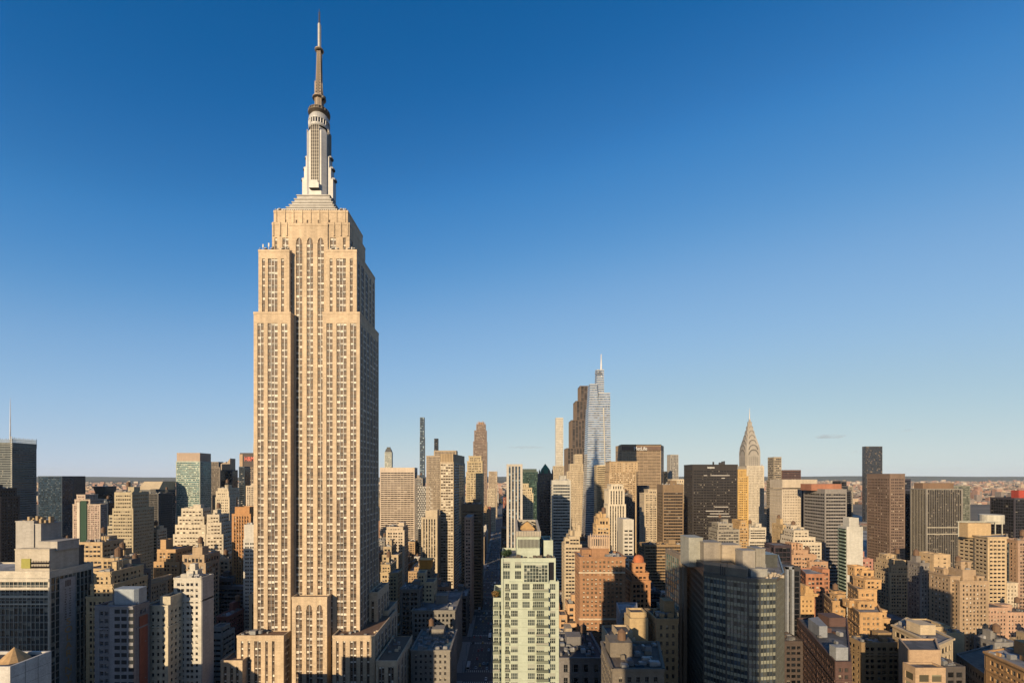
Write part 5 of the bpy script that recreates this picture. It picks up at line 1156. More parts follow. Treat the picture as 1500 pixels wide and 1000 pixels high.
bld("glass_tower", "thin glass slab with a pale vertical edge strip directly left of the faceted glass tower", 225, [(996, 1004, 812, 0, 20), (1001.5, 1006, 808, -2, 3, dict(blank=True))], (.26, .21, .16), S('curtain', fh=3.3), glass=G_TEAL, kit=False, stack=False)
def green_tower():
    Z = 150; label = "pale green apartment tower with balconies and open crown around a tan roofed tank"
    root = empty("apartment_tower", (PX(770, Z), Z, 0), label, "apartment tower"); org = (PX(770, Z), Z, 0)
    GR = wall((.50, .56, .45), .7, 0, .2); GL = glazing((.05, .065, .06), (.36, .38, .32), .3, .12); FR = plain("green_white_frame", (.52, .55, .46), .5)
    X = lambda x, z=Z: PX(x, z); H = lambda y, z=Z: HZ(y, z)
    W = MB(); R = MB(); WL = []
    def block(xa, xb, top, z0, dep, roof=True, zb=0):
        W.quad((X(xa, z0), z0, zb), (X(xb, z0), z0, zb), (X(xb, z0), z0, H(top, z0)), (X(xa, z0), z0, H(top, z0)))
        W.quad((X(xb, z0), z0, zb), (X(xb, z0), z0+dep, zb), (X(xb, z0), z0+dep, H(top, z0)), (X(xb, z0), z0, H(top, z0)))
        W.quad((X(xa, z0), z0+dep, zb), (X(xa, z0), z0, zb), (X(xa, z0), z0, H(top, z0)), (X(xa, z0), z0+dep, H(top, z0)))
        W.quad((X(xb, z0), z0+dep, zb), (X(xa, z0), z0+dep, zb), (X(xa, z0), z0+dep, H(top, z0)), (X(xb, z0), z0+dep, H(top, z0)))
        z = H(top, z0); a, b_, c, d = X(xa, z0), X(xb, z0), z0, z0+dep
        R.quad((a+.3, c+.3, z-.9), (b_-.3, c+.3, z-.9), (b_-.3, d-.3, z-.9), (a+.3, d-.3, z-.9))
        for (p, q, r_, s_) in ((a+.3, b_-.3, c+.3, 0), (a+.3, b_-.3, d-.3, 0)): W.quad((q, r_, z-.9), (p, r_, z-.9), (p, r_, z), (q, r_, z))
        W.quad((a, c, z), (b_, c, z), (b_, c+.3, z), (a, c+.3, z)); W.quad((a, d-.3, z), (b_, d-.3, z), (b_, d, z), (a, d, z)); W.quad((a, c+.3, z), (a+.3, c+.3, z), (a+.3, d-.3, z), (a, d-.3, z)); W.quad((b_-.3, c+.3, z), (b_, c+.3, z), (b_, d-.3, z), (b_-.3, d-.3, z))
        W.quad((a+.3, d-.3, z-.9), (a+.3, c+.3, z-.9), (a+.3, c+.3, z), (a+.3, d-.3, z)); W.quad((b_-.3, c+.3, z-.9), (b_-.3, d-.3, z-.9), (b_-.3, d-.3, z), (b_-.3, c+.3, z))
        FOOT.append((a, b_, c, d, z))
    block(735.5, 814, 817, 150.2, 22); block(746, 818.7, 851, 149.6, 22); block(722.5, 736.5, 875, 150.5, 18)
    block(757, 790.5, 784, 152, 15)
    block(796.5, 810, 791, 154, 12)
    W.box(X(734, 150), X(737, 150), 149.9, 152, H(900), H(818))
    W.build("facade", GR, root, org); R.build("roof", ROOFS[1], root, org)
    def win(xa, xb, ya, yb, z0, panes, rows=1):
        w = X(xb, z0)-X(xa, z0); h = H(ya, z0)-H(yb, z0)
        m = window_mesh(w, h, GL, FR, "green", panes)
        o = bpy.data.objects.new("window", m); sc.collection.objects.link(o); o.parent = root
        o.location = ((X(xa, z0)+X(xb, z0))/2-org[0], z0-.03-org[1], (H(ya, z0)+H(yb, z0))/2)
    fl = 13.05; Zf = 149.6
    B_ = MB; rows = [852.5+fl*k for k in range(12)]
    def balc(xa, xb, y, z0=Zf, d=1.6, nm="balcony"):
        b = MB(); a, c = X(xa, z0), X(xb, z0); z = H(y, z0)
        b.box(a, c, z0-d, z0, z-.18, z, 0, True)
        bb = b.build(nm, GR, root, org)
        b = MB(); b.box(a, c, z0-d, z0-d+.06, z+.12, z+.95, 0, True); b.box(c-.06, c, z0-d+.06, z0, z+.12, z+.95, 0, True); b.box(a, a+.06, z0-d+.06, z0, z+.12, z+.95, 0, True)
        b.build("balustrade", glazing((.20, .22, .17), (.3, .3, .25), .3, .2, name="balustrade_glass"), bb, org)
    for i, y in enumerate(rows):
        a, c = y+1.7, y+11.0
        win(748.3, 758.5, a, c, Zf, 4)
        if i < 3: win(765, 776, a, c, Zf, 4); win(780.5, 797, a, c, Zf, 6); balc(780, 803, c+1.2)
        else: win(773, 783.5, a, c, Zf, 4); win(786, 797, a, c, Zf, 3); balc(785.5, 803, c+1.2)
        win(805, 813.5, a, c, Zf, 3)
        win(740, 746, a, c, 150.2, 2); balc(739.5, 746.5, c+1, 150.2, 1.0)
        if y > 870: win(723.5, 730, a, c, 150.5, 2); balc(722.2, 732, c+1, 150.5, 1.2); win(731, 734.5, a, c, 150.5, 1)
    win(736.5, 747, 822, 832, 150.2, 3); win(736.5, 747, 835.5, 847.5, 150.2, 3); win(754, 763.5, 822, 832, 150.2, 3); win(754, 763.5, 835.5, 847.5, 150.2, 3)
    # double height glass bay
    b = MB(); za = 149.0; b.box(X(765.5, za), X(803.5, za), za, 151, H(853.5, za), H(824, za)); bay = b.build("glass_bay_frame", GR, root, org)
    g = MB(); g.quad((X(767.5, za), za-.02, H(852, za)), (X(802, za), za-.02, H(852, za)), (X(802, za), za-.02, H(827, za)), (X(767.5, za), za-.02, H(827, za)), 0, ((0, 0), (8, 0), (8, 5), (0, 5))); 
    for k in range(9): x = X(767.5+k*34.5/8, za); g.box(x-.06, x+.06, za-.1, za-.02, H(852, za), H(827, za), 1)
    for k in range(6): z = H(852-k*5, za); g.box(X(767.5, za), X(802, za), za-.09, za-.02, z-.05, z+.05, 1)
    g.build("bay_glazing", [GL, FR], bay, org)
    b = MB(); b.box(X(804.5, 150), X(811, 150), 149.9, 150.15, H(849, 150), H(823, 150)); b.build("dark_recess", plain("dark_glass", (.02, .02, .025), .15), root, org)  # flat dark panel standing in for the dark recess
    # floor joints
    b = MB()
    for y in rows: b.box(X(746, Zf), X(818.5, Zf), Zf-.05, Zf-.0, H(y+.3, Zf), H(y, Zf))
    b.build("floor_joints", wall((.30, .33, .25)), root, org)
    # louvred screen, crown and tank
    b = MB(); b.box(X(758.5, 151.8), X(789, 151.8), 151.7, 151.98, H(801, 152), H(790, 152), 0)
    for k in range(16): x = X(759+k*2, 151.6); b.box(x-.05, x+.05, 151.5, 151.7, H(802, 152), H(789, 152), 1)
    b.build("louvre_screen", [glazing((.12, .12, .11), (.4, .4, .33), .4), FR], root, org)
    CR = wall((.42, .38, .31), .7, 0, .2)
    b = MB(); a, c = X(756, 152), X(792, 152); z0 = H(784, 152); zf = H(782, 152); zk = H(760, 170)
    b.box(a, c, 151.2, 152.2, z0-.2, zf+1.1); b.box(a, c, 167.6, 168.6, z0-1, zk)
    for x in (a, c-.8):
        b.prism([(x, 152.2), (x+.8, 152.2), (x+.8, 167.6), (x, 167.6)], z0-1, z0-.2)
        b.quad((x, 152.2, zf+.9), (x+.8, 152.2, zf+.9), (x+.8, 167.6, zk), (x, 167.6, zk)); b.quad((x+.8, 152.2, z0), (x+.8, 167.6, z0), (x+.8, 167.6, zk), (x+.8, 152.2, zf+.9)); b.quad((x, 167.6, z0), (x, 152.2, z0), (x, 152.2, zf+.9), (x, 167.6, zk))
    for k in range(9): x = a+.6+k*(c-a-1.2)/8; b.bar((x, 151.1, z0), (x, 151.1, zf+1.1), .1)
    b.build("open_crown", CR, root, org)
    b = MB()
    for sx in (0, 1): b.bar((a+.8 if sx == 0 else c-.8, 167.4, zk-1.2), ((a+c)/2+(-1.8 if sx == 0 else 1.8), 162, z0+3.5), .22)
    b.bar((a+.8, 163, zk-2), ((a+c)/2, 160, z0+4), .12); b.bar((c-.8, 163, zk-2), ((a+c)/2, 160, z0+4), .12)
    b.build("crown_brace", DARK, root, org)
    b = MB(); xm = (a+c)/2; b.box(xm-2.3, xm+2.3, 158, 163.5, z0-1, z0+1.4)
    b.build("tank_wall", wall((.40, .25, .15)), root, org)
    b = MB(); zt = z0+1.4; b.prism([(xm-2.7, 157.6), (xm+2.7, 157.6), (xm+2.7, 164), (xm-2.7, 164)], zt, zt+2.7, 0, [(xm-.1, 160.7), (xm+.1, 160.7), (xm+.1, 160.9), (xm-.1, 160.9)]); b.build("tank_roof", wall((.58, .36, .14), .8), root, org)
    # terrace clutter and planting
    r = random.Random(3); b = MB()
    for k in range(26):
        px = r.uniform(737, 812); y = r.uniform(150.6, 151.6); x = X(px, 151); z = H(817, 150.2)-.9; h = r.uniform(.5, 2.0); b.box(x, x+r.uniform(.3, 1.1), y, y+.5, z, z+h)
    b.build("terrace_furniture", wall((.12, .10, .08)), root, org)
    for (px, y, zz, col) in ((725.5, 153, H(875, 150.5), (.22, .13, .03)), (731, 154, H(875, 150.5), (.05, .09, .03)), (745, 158, H(817, 150), (.03, .07, .02)), (740, 156, H(817, 150), (.04, .08, .03))):
        shrub(X(px, y), y, zz-.9, 1.15, col, "autumn coloured shrub in a planter on the pale green tower's left terrace" if col[0] > .1 else {731: "green shrub beside the autumn coloured one on the pale green tower's left terrace", 745: "right hand dark green shrub on the pale green tower's roof terrace", 740: "left hand dark green shrub on the pale green tower's roof terrace"}[px])
def shrub(x, y, z, r, col, label):
    root = empty("shrub", (x, y, z), label, "shrub")
    rr = random.Random(hash_(label)); b = MB()
    for _ in range(420):
        d = Vector((rr.gauss(0, 1), rr.gauss(0, 1), rr.gauss(0, 1))).normalized()*r*rr.uniform(.4, 1)*(1+.3*math.sin(_*.9)); c = Vector((x, y, z+r*1.25))+Vector((d.x, d.y, d.z*.9)); u = Vector((rr.uniform(-1, 1), rr.uniform(-1, 1), rr.uniform(-1, 1))).normalized()*.17; w = u.orthogonal().normalized()*.13
        b.quad(c-u-w, c+u-w, c+u+w, c-u+w)
    b.build("foliage", plain("leaves", col, .8), root, (x, y, z))
    b = MB(); b.lathe(x, y, [(.12, z), (.07, z+r)], 6); b.build("stem", WOOD, root, (x, y, z))
green_tower()
def curved_glass():
    Z = 186; label = "large faceted glass tower in the right foreground, mostly in shade with a sunlit right corner"
    plan = [(1004, 238), (1031, 196), (1064, 189), (1096, 184), (1113, 183), (1136.5, 184), (1148, 196), (1140, 240)]
    s = S('bands', bay=1.3, fh=3.25, hf=.58, wf=.86, pr=.24, sp=.1, top=1.6, corner=.2)
    r, org, info, wm = bld("glass_tower", label, Z, [('poly', plan, 845, Z)], (.09, .095, .09), s, sp=(.30, .31, .25), glass=dict(dark=(.14, .17, .20), blind=(.22, .23, .20), pb=.25, rough=.06, metal=.6), kit='plain', roof=ROOFS[1], rough=.3)
    z = info[0][4]
    b = MB(); pts = [(PX(1031, 196)+.2, 196.5), (PX(1096, 184), 185), (PX(1096, 184)+1.5, 205), (PX(1034, 200), 214)]
    b.prism(pts, z-1, HZ(833, 186)); b.build("upper_storey", wall((.06, .07, .08), .4), r, org)
    b = MB()
    for k in range(44):
        t = k/43; x = pts[0][0]+(pts[1][0]-pts[0][0])*t; y = pts[0][1]+(pts[1][1]-pts[0][1])*t-.3; b.bar((x, y, z-1), (x, y, HZ(828.5, 186)), .07)
    b.bar((pts[0][0], pts[0][1]-.3, HZ(829, 186)), (pts[1][0], pts[1][1]-.3, HZ(829, 186)), .12)
    b.build("roof_railing", wall((.35, .33, .28), .5), r, org)
    def bx(nm, a, c, ya, yb, za, dep, col, rib=0):
        b = MB(); x0, x1 = PX(a, za), PX(c, za); b.box(x0, x1, za, za+dep, HZ(yb, za), HZ(ya, za))
        b.box(x0-.15, x1+.15, za-.15, za+dep+.15, HZ(ya, za), HZ(ya, za)+.35)
        if rib:
            n = int((x1-x0)/rib)
            for k in range(n): u = x0+.2+k*rib; b.box(u, u+.12, za-.12, za, HZ(yb, za), HZ(ya, za)-.1)
        b.build(nm, wall(col, .7), r, org)
    bx("plant_screen", 1009, 1029.5, 788, 830, 208, 10, (.34, .34, .30), .7)
    bx("plant_room", 1031, 1056.5, 795, 833, 204, 8, (.30, .265, .22))
    bx("plant_room", 1058, 1086, 799, 838, 202, 8, (.46, .38, .28))
    bx("plant_screen", 1088, 1106, 807, 838, 192, 6, (.33, .30, .26), .6)
    bx("plant_screen", 1107, 1121, 804, 834, 195, 7, (.30, .28, .24), 1.2)
    bx("plinth", 1100, 1124, 834, 845, 190, 8, (.36, .35, .32))
    rr = random.Random(2); b = MB()
    for k in range(22): x = PX(rr.uniform(1112, 1138), 192); y = rr.uniform(187, 194); b.box(x, x+rr.uniform(.4, 1.2), y, y+.6, z-.8, z+rr.uniform(-.3, .6))
    b.build("roof_furniture", wall((.5, .42, .32)), r, org)
    b = MB()
    for k in range(4): x = PX(1066+k*3.3, 184); b.bar((x, 190, z), (x, 190, z+rr.uniform(3, 5.5)), .12)
    b.build("exhaust_pipes", DARK, r, org)
curved_glass()
# ---- lower centre and lower right foreground
bld("office_block", "low stone building with tall windows and grey roof sheds, right of the pale green tower", 250, [(818, 884, 962, 0, 40)], (.20, .19, .19), S('punched', bay=5.4, fh=7, wf=.4, hf=.6, cornice=.6, top=2.5), glass=G_DARK, frame=plain("arch_frame", (.2, .2, .2)), indiv=True)
bld("building", "low building with ribbed skylight roof and cream parapet just above the arched stone building", 285, [(818, 846, 939, 0, 24)], (.44, .36, .26), S('loft'), glass=G_DARK)
bld("building", "small orange and cream rooftop house cluster left of the brick hotel's foot", 330, [(828, 845, 912, 0, 12), (820, 830, 900, 3, 12), (832, 850, 884, 8, 14)], (.56, .36, .2), S('loft'), glass=G_OFF, stack=False)
bld("office_block", "grey brown corner office block with arcaded top floor, bottom centre right", 175, [('poly', [(882, 200), (898, 172), (971, 172), (963, 200)], 978, 172)], (.20, .17, .135), S('punched', bay=3.2, fh=4.0, wf=.42, hf=.5, cornice=.5), glass=G_OFF, indiv=True, frame=plain("brown_frame", (.14, .12, .1)))
bld("building", "tan stepped roof house block lit at an angle behind the grey brown corner block", 205, [(895, 930, 935, 0, 18), (905, 926, 925, 3, 10)], (.48, .38, .25), S('punched', blank=True), kit='plain')
bld("building", "tan plain tank house tower with a pitched coping in the centre right foreground", 215, [(923, 948, 905, 0, 9), (924, 946, 896, 3, 7)], (.50, .37, .2), S('punched', blank=True), kit=False)
r, org, info, wm = bld("building", "grey white building with three round rooftop fans behind the tan tank house tower", 262, [('poly', [(904, 282), (909, 262), (934, 262), (932, 282)], 896, 262)], (.40, .40, .42), S('loft'), glass=G_DARK, kit=False)
for k, (px, y) in enumerate(((912, 266), (920, 274), (927, 267))):
    b = MB(); z = info[0][4]; b.lathe(PX(px, y), y, [(1.5, z-.8), (1.5, z+.6), (1.2, z+.9), (.2, z+.8)], 14); b.build("roof_fan", wall((.5, .5, .5)), r, org)
bld("office_block", "brown masonry tower with bays of windows catching patches of light, beside the faceted glass tower", 212, [('poly', [(946, 228), (962, 212), (992, 212), (986, 228)], 905, 212)], (.34, .24, .13), S('punched', bay=3.3, fh=3.9, wf=.42, hf=.5), glass=G_OFF, indiv=True, frame=plain("brown_frame", (.14, .12, .1)), kit='plain')
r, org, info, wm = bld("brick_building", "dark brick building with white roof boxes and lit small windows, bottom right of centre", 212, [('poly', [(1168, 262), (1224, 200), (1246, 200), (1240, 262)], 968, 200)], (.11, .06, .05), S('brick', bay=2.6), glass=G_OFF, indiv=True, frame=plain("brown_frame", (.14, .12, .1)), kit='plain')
z = info[0][4]; b = MB(); b.prism([(PX(1184, 245), 245), (PX(1200, 232), 232), (PX(1212, 232), 232), (PX(1198, 248), 248)], z-1, z+5); b.build("roof_box", wall((.28, .30, .33)), r, org); b = MB(); b.box(PX(1222, 204), PX(1240, 204), 203, 207, z-1, z+5); b.build("roof_box", wall((.34, .36, .39)), r, org)
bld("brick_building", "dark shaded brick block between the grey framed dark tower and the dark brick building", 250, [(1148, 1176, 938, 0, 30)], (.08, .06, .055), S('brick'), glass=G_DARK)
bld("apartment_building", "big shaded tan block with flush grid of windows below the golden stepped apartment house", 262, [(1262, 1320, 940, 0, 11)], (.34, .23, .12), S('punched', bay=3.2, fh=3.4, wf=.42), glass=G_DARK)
r, org, info, wm = bld("building", "tan plastered building with large square windows on its lower front block, bottom right", 200, [('poly', [(1318, 214), (1332, 200), (1376, 200), (1370, 214)], 951, 200, dict(blank=True)), (1341, 1383, 977, -6, 5.5, dict(bay=5.5, fh=4.2, wf=.78, hf=.7, top=2.4))], (.50, .35, .22), S('punched'), stack=False, glass=dict(dark=(.10, .09, .06), blind=(.25, .24, .16), pb=.6), kit='plain')
bld("building", "long cream cornice building running back at an angle, right of the golden apartment wing", 262, [('poly', [(1309, 272), (1372, 240), (1394, 250), (1328, 286)], 928, 256, dict(cornice=.8, bay=4.5, fh=5))], (.58, .47, .32), S('punched', bay=4.5, fh=5), glass=G_DARK)
bld("building", "plain tan L shaped building behind the long cream cornice building", 290, [(1366, 1391, 917, 0, 16), (1386, 1411, 926, -4, 14)], (.50, .38, .22), S('punched', blank=True), stack=False, kit='plain')
bld("brick_building", "orange building with bracketed dark cornice and tall windows in the bottom right corner", 205, [('poly', [(1444, 222), (1446, 221), (1540, 190), (1560, 240)], 954, 221, dict(cornice=.9))], (.48, .28, .12), S('brick', bay=2.8, fh=3.9, wf=.42, hf=.58, cornice=.9, top=2.5), glass=G_OFF, indiv=True, frame=plain("cream_frame", (.5, .42, .3)))
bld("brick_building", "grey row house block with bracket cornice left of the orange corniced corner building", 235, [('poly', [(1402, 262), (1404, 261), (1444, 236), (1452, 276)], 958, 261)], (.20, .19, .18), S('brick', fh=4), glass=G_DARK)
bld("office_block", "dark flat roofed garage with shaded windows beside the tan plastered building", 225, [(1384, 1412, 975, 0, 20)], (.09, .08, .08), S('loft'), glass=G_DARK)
bld("brick_building", "pinkish terrace of brick houses lit by sun near the right edge", 380, [(1444, 1475, 889, 0, 14), (1474, 1520, 896, 3, 14)], (.50, .32, .22), S('brick', fh=3.4), glass=G_OFF, stack=False)
# ------------------------------------------------------------------ unseen towers put in around the viewpoint to cast shadows
CG = "unseen shadow casting towers around the viewpoint"
def offcam(label, x0, x1, y0, y1, h, col, st='punched', gl=G_OFF):
    root = empty("office_tower", (x0, y0, 0), label, "building"); org = (x0, y0, 0)
    W, G, R = MB(), MB(), MB(); s = S(st, bay=4.0, fh=4.0)
    for (a, b_) in (((x0, y0), (x1, y0)), ((x1, y0), (x1, y1)), ((x1, y1), (x0, y1)), ((x0, y1), (x0, y0))):
        L = math.hypot(b_[0]-a[0], b_[1]-a[1]); d = ((b_[0]-a[0])/L, (b_[1]-a[1])/L); n = (d[1], -d[0])
        seg(W, G, a, b_, 0, h, s)
    for p in ((x0, y0), (x1, y0), (x1, y1), (x0, y1)): W.box(p[0]-.34, p[0]+.34, p[1]-.34, p[1]+.34, 0, h+.02)
    R.quad((x0, y0, h-.8), (x1, y0, h-.8), (x1, y1, h-.8), (x0, y1, h-.8))
    W.build("facade", wall(col), root, org); G.build("glazing", glazing(**gl), root, org); R.build("roof", ROOFS[1], root, org)
    FOOT.append((x0, x1, y0, y1, h)); root['group'] = CG
offcam("pale stone tower directly behind the viewpoint", -42, -1, -30, -8, 183, (.4, .36, .3))
offcam("brown tower outside the frame to the left of the viewpoint", -380, -265, 80, 102, 136, (.3, .2, .14))
offcam("low brown block outside the frame to the left of the viewpoint", -238, -212, 140, 165, 76, (.3, .2, .14))
offcam("grey block just under the bottom left edge of the frame, below the viewpoint", -160, -134, 122, 142, 86, (.3, .3, .3))
offcam("tall grey tower outside the frame to the right of the viewpoint", 189, 203, 70, 100, 150, (.3, .3, .3), 'curtain', G_DARK)
# ------------------------------------------------------------------ ordinary city blocks
PAL = [("tan", (.46, .35, .22), 'punched'), ("cream", (.56, .47, .34), 'punched'), ("red brick", (.28, .10, .06), 'brick'), ("orange brick", (.36, .19, .11), 'brick'),
       ("brown", (.20, .13, .08), 'loft'), ("grey", (.27, .26, .25), 'loft'), ("dark grey", (.11, .11, .115), 'curtain'), ("golden", (.47, .32, .18), 'punched'),
       ("pale grey", (.42, .41, .38), 'bands'), ("pinkish", (.46, .30, .22), 'punched'), ("white", (.58, .55, .50), 'punched'), ("beige banded", (.46, .40, .30), 'bands')]
def hits(x0, x1, y0, y1, m=1.5):
    for (a, b_, c, d, h) in FOOT:
        if x0 < b_+m and x1 > a-m and y0 < d+m and y1 > c-m: return True
    return False
def generic_lots():
    r = random.Random(21); lots = []
    xs = AVES
    for (xa, ha), (xb, hb) in zip(xs, xs[1:]):
        for ya, yb in zip(STR, STR[1:]):
            if yb < 70: continue
            for (c, d) in ((ya+7.5, ya+7.5+r.uniform(28, 32)), (yb-7.5-r.uniform(26, 31), yb-7.5)):
                x = xa+ha+1
                while x < xb-hb-8:
                    w = r.uniform(14, 34); x1 = min(x+w, xb-hb-.5)
                    if x1-x < 8: break
                    zc = (c+d)/2; px = VX+F*(x+x1)/2/c if c > 1 else 9999
                    lots.append([x+.3, x1-.3, c, d]); x = x1
    out = []
    for (x0, x1, y0, y1) in lots:
        p0 = VX+F*x0/y0; p1 = VX+F*x1/y0
        if p1 < -60 or p0 > 1560: continue
        # how high may an ordinary block rise here (photo row of its roof line)
        if y0 < 300: row = 1050
        elif y0 < 420: row = 928
        elif y0 < 560: row = 872
        elif y0 < 760: row = 820
        elif y0 < 1000: row = 790
        elif y0 < 1500: row = 762
        elif y0 < 2200: row = 738
        else: row = 722
        if p0 > 1180 and y0 > 420: row += 14 if y0 > 760 else 34
        if 700 < (p0+p1)/2 < 750 and y0 > 330: row = max(row-20, 722)
        hmax = CAMH-(row-VY)/F*y0
        if y0 < 300: hmax = min(hmax, 60 if x0 > -160 else 45)
        h = max(12, hmax*r.uniform(.62, 1.0)) if r.random() < .8 else max(10, hmax*r.uniform(.4, .7))
        if hits(x0, x1, y0, y1):
            q = [x0, x1, y0, y1]; w = x1-x0
            ok = False
            for (a, b_) in ((x0, x0+w*.48), (x1-w*.48, x1)):
                for (c, d) in ((y0, y1), (y0, (y0+y1)/2), ((y0+y1)/2, y1)):
                    if not hits(a, b_, c, d, .8) and b_-a > 7: q = [a, b_, c, d]; ok = True; break
                if ok: break
            if not ok: continue
            x0, x1, y0, y1 = q
        out.append([x0, x1, y0, y1, h, r.randrange(len(PAL)), r.random()])
    return out
LOTS = generic_lots()
def visibility(lots):
    """how many photo columns of each lot show above what stands in front"""
    allb = [(f[0], f[1], f[2], f[3], f[4], -1) for f in FOOT if f[3] > 20]+[(l[0], l[1], l[2], l[3], l[4], i) for i, l in enumerate(lots)]
    vis = [0]*len(lots)
    for col in range(1, 1500, 3):
        t = (col-VX)/F; hit = []
        for (x0, x1, y0, y1, h, i) in allb:
            if t > 0: a, b_ = x0/t, x1/t
            elif t < 0: a, b_ = x1/t, x0/t
            else: a, b_ = (0, 1e9) if x0 <= 0 <= x1 else (1, 0)
            a, b_ = max(a, y0), min(b_, y1)
            if a < b_ and a > 20: hit.append((a, b_, h, i))
        hit.sort(); cur = 1000.0
        for (a, b_, h, i) in hit:
            top = VY+F*(CAMH-h)/a; 
            if h < CAMH: top = min(top, VY+F*(CAMH-h)/b_)
            if top < cur:
                if i >= 0: vis[i] += (cur-top)*3
                cur = top
    return vis
VIS = visibility(LOTS)
order = sorted(range(len(LOTS)), key=lambda i: -VIS[i])
MAJOR = [i for i in order if VIS[i] > 10][:250]
NAMED = [o for o in sc.objects if o.get('label') and not o.parent and 'viewpoint' not in o['label'] and o['category'] != 'shrub']
def nearest(x, y, n=6):
    c = sorted(NAMED, key=lambda o: (o.location.x-x)**2+((o.location.y-y)*.6)**2)
    return c[:n]
SHORT = {}
def short(o):
    l = o['label']
    for w in (" with ", " in front ", " behind ", " right ", " left ", ", ", " below ", " between ", " standing ", " beside ", " directly ", " at the ", " under ", " tucked ", " whose ", " cut by ", " peeking", " rising ", " squeezed", " wedged", " lit ", " against", " near ", " carrying", " topped", " just ", " above", " seen", " on the", " running", " ruled", " patterned", " crowned", " partly", " half", " close", " dotted", " facing"):
        i = l.find(w)
        if i > 14: l = l[:i]
    w = l.split()[:8]
    while w[-1] in ("patterned", "tucked", "just", "cut", "by", "standing", "seen", "a", "the", "of", "in", "and", "bright", "painted", "squeezed", "rising", "on"): w.pop()
    if w[-1] == "orange": w = w[:2]
    return ' '.join(w)
USED = set()
def filler_label(l, kind, lit):
    x, y = (l[0]+l[1])/2, l[2]; h = l[4]; w = l[1]-l[0]
    size = "low" if h < 28 else "mid height" if h < 55 else "tall"
    wd = "narrow" if w < 15 else "broad" if w > 27 else ""
    for o in nearest(x, y, 10):
        dx, dy = x-o.location.x, y-o.location.y
        if abs(dy) > 1.2*abs(dx): rel = "behind" if dy > 0 else "in front of"
        else: rel = "right of" if dx > 0 else "left of"
        far = "" if abs(dx)+abs(dy) < 60 else "some way "
        for extra in ("", " roof"):
            t = f"{size} {wd+' ' if wd else ''}{kind} block {far}{rel} the {short(o)}"
            t = ' '.join(t.split())
            if t not in USED and len(t.split()) <= 16: USED.add(t); return t
    t = f"{size} {kind} block in the crowded rows"; return t
def filler(i, W=None, G=None, R=None):
    x0, x1, y0, y1, h, p, q = LOTS[i]
    nm, col, st = PAL[p]; r = random.Random(i*13+5)
    k = .8+.4*r.random(); col = tuple(round(min(.66, c*k), 2) for c in col)
    s = S(st, fh=3.4+.5*r.random()); s['bay'] *= .9+.3*r.random()
    if y0 > 1100: s['bay'] *= 1.6; s['fh'] *= 1.3
    if r.random() < .5: s['cornice'] = .4
    if s['wf'] < .7: s['every'] = r.choice((1, 2, 2, 3)); s['minor'] = .45; s['belts'] = r.choice(((), (.88,), (.15, .9)))
    own = W is None
    if own: W, G, R = MB(), MB(), MB()
    def bodies():
        yield (x0, x1, y0, y1, 0, h)
        if own and r.random() < .6 and x1-x0 > 12 and y0 > 300:
            m = r.uniform(1.5, 3.5); a = r.uniform(0, .3)*(x1-x0)
            yield (x0+m+a, x1-m, y0+m+r.uniform(0, 4), y1-m, h-.9, h+r.uniform(3, 11))
    last = None; org = ((x0+x1)/2, y0, 0)
    for bd in bodies():
        a, b_, c, d, z0, z1 = bd
        pts = [(a, c), (b_, c), (b_, d), (a, d)]
        if own: ring(W, G, R, pts, z0, z1, s)
        else:
            for k_ in range(4):
                if k_ == 2: continue
                seg(W, G, pts[k_], pts[(k_+1) % 4], z0, z1, s)
            R.poly([(e[0], e[1], z1-.8) for e in pts])
        last = (a, b_, c, d, z1)
    if own:
        root = empty("brick_building" if 'brick' in st else "city_building", org, filler_label(LOTS[i], nm, True), "building", "ordinary blocks filling the street grid")
        wm = wall(col); W.build("facade", wm, root, org)
        G.build("glazing", glazing(**(G_DARK if st == 'curtain' else G_OFF)), root, org)
        R.build("roof", r.choice(ROOFS), root, org)
        if 300 < y0 < 1100: roofkit(root, R, *last, wm, r, org, many=3.5 if y0 < 600 else 1.2)
    return nm
for i in MAJOR: filler(i)
# the remaining, scarcely visible blocks
MAJ = set(MAJOR); groups = {}
for i in range(len(LOTS)):
    if i in MAJ or (VIS[i] <= 0 and LOTS[i][2] > 700): continue
    groups.setdefault(LOTS[i][5] % 4, []).append(i)
def rest():
    W = MB(); G = MB(); R = MB(); bag = []
    for k, ids in sorted(groups.items()):
        w = MB()
        for i in ids: filler(i, w, G, R)
        bag.append((k, w))
    T = MB(); mats = []
    for k, w in bag:
        base = len(T.v); T.v += w.v; T.f += [tuple(j+base for j in f) for f in w.f]; T.uv += w.uv; T.m += [k]*len(w.f); T.sm += w.sm
    nb = len(T.f)
    for src, mi in ((G, 4), (R, 5)):
        base = len(T.v); T.v += src.v; T.f += [tuple(j+base for j in f) for f in src.f]; T.uv += src.uv; T.m += [mi]*len(src.f); T.sm += src.sm
    o = T.build("city_blocks", [wall((.36, .27, .18)), wall((.22, .20, .18)), wall((.30, .14, .08)), wall((.45, .40, .32)), glazing(**G_OFF), ROOFS[1]], None, kind='stuff')
    o['label'] = "mass of scarcely visible street blocks between the towers"; o['category'] = "city blocks"
rest()
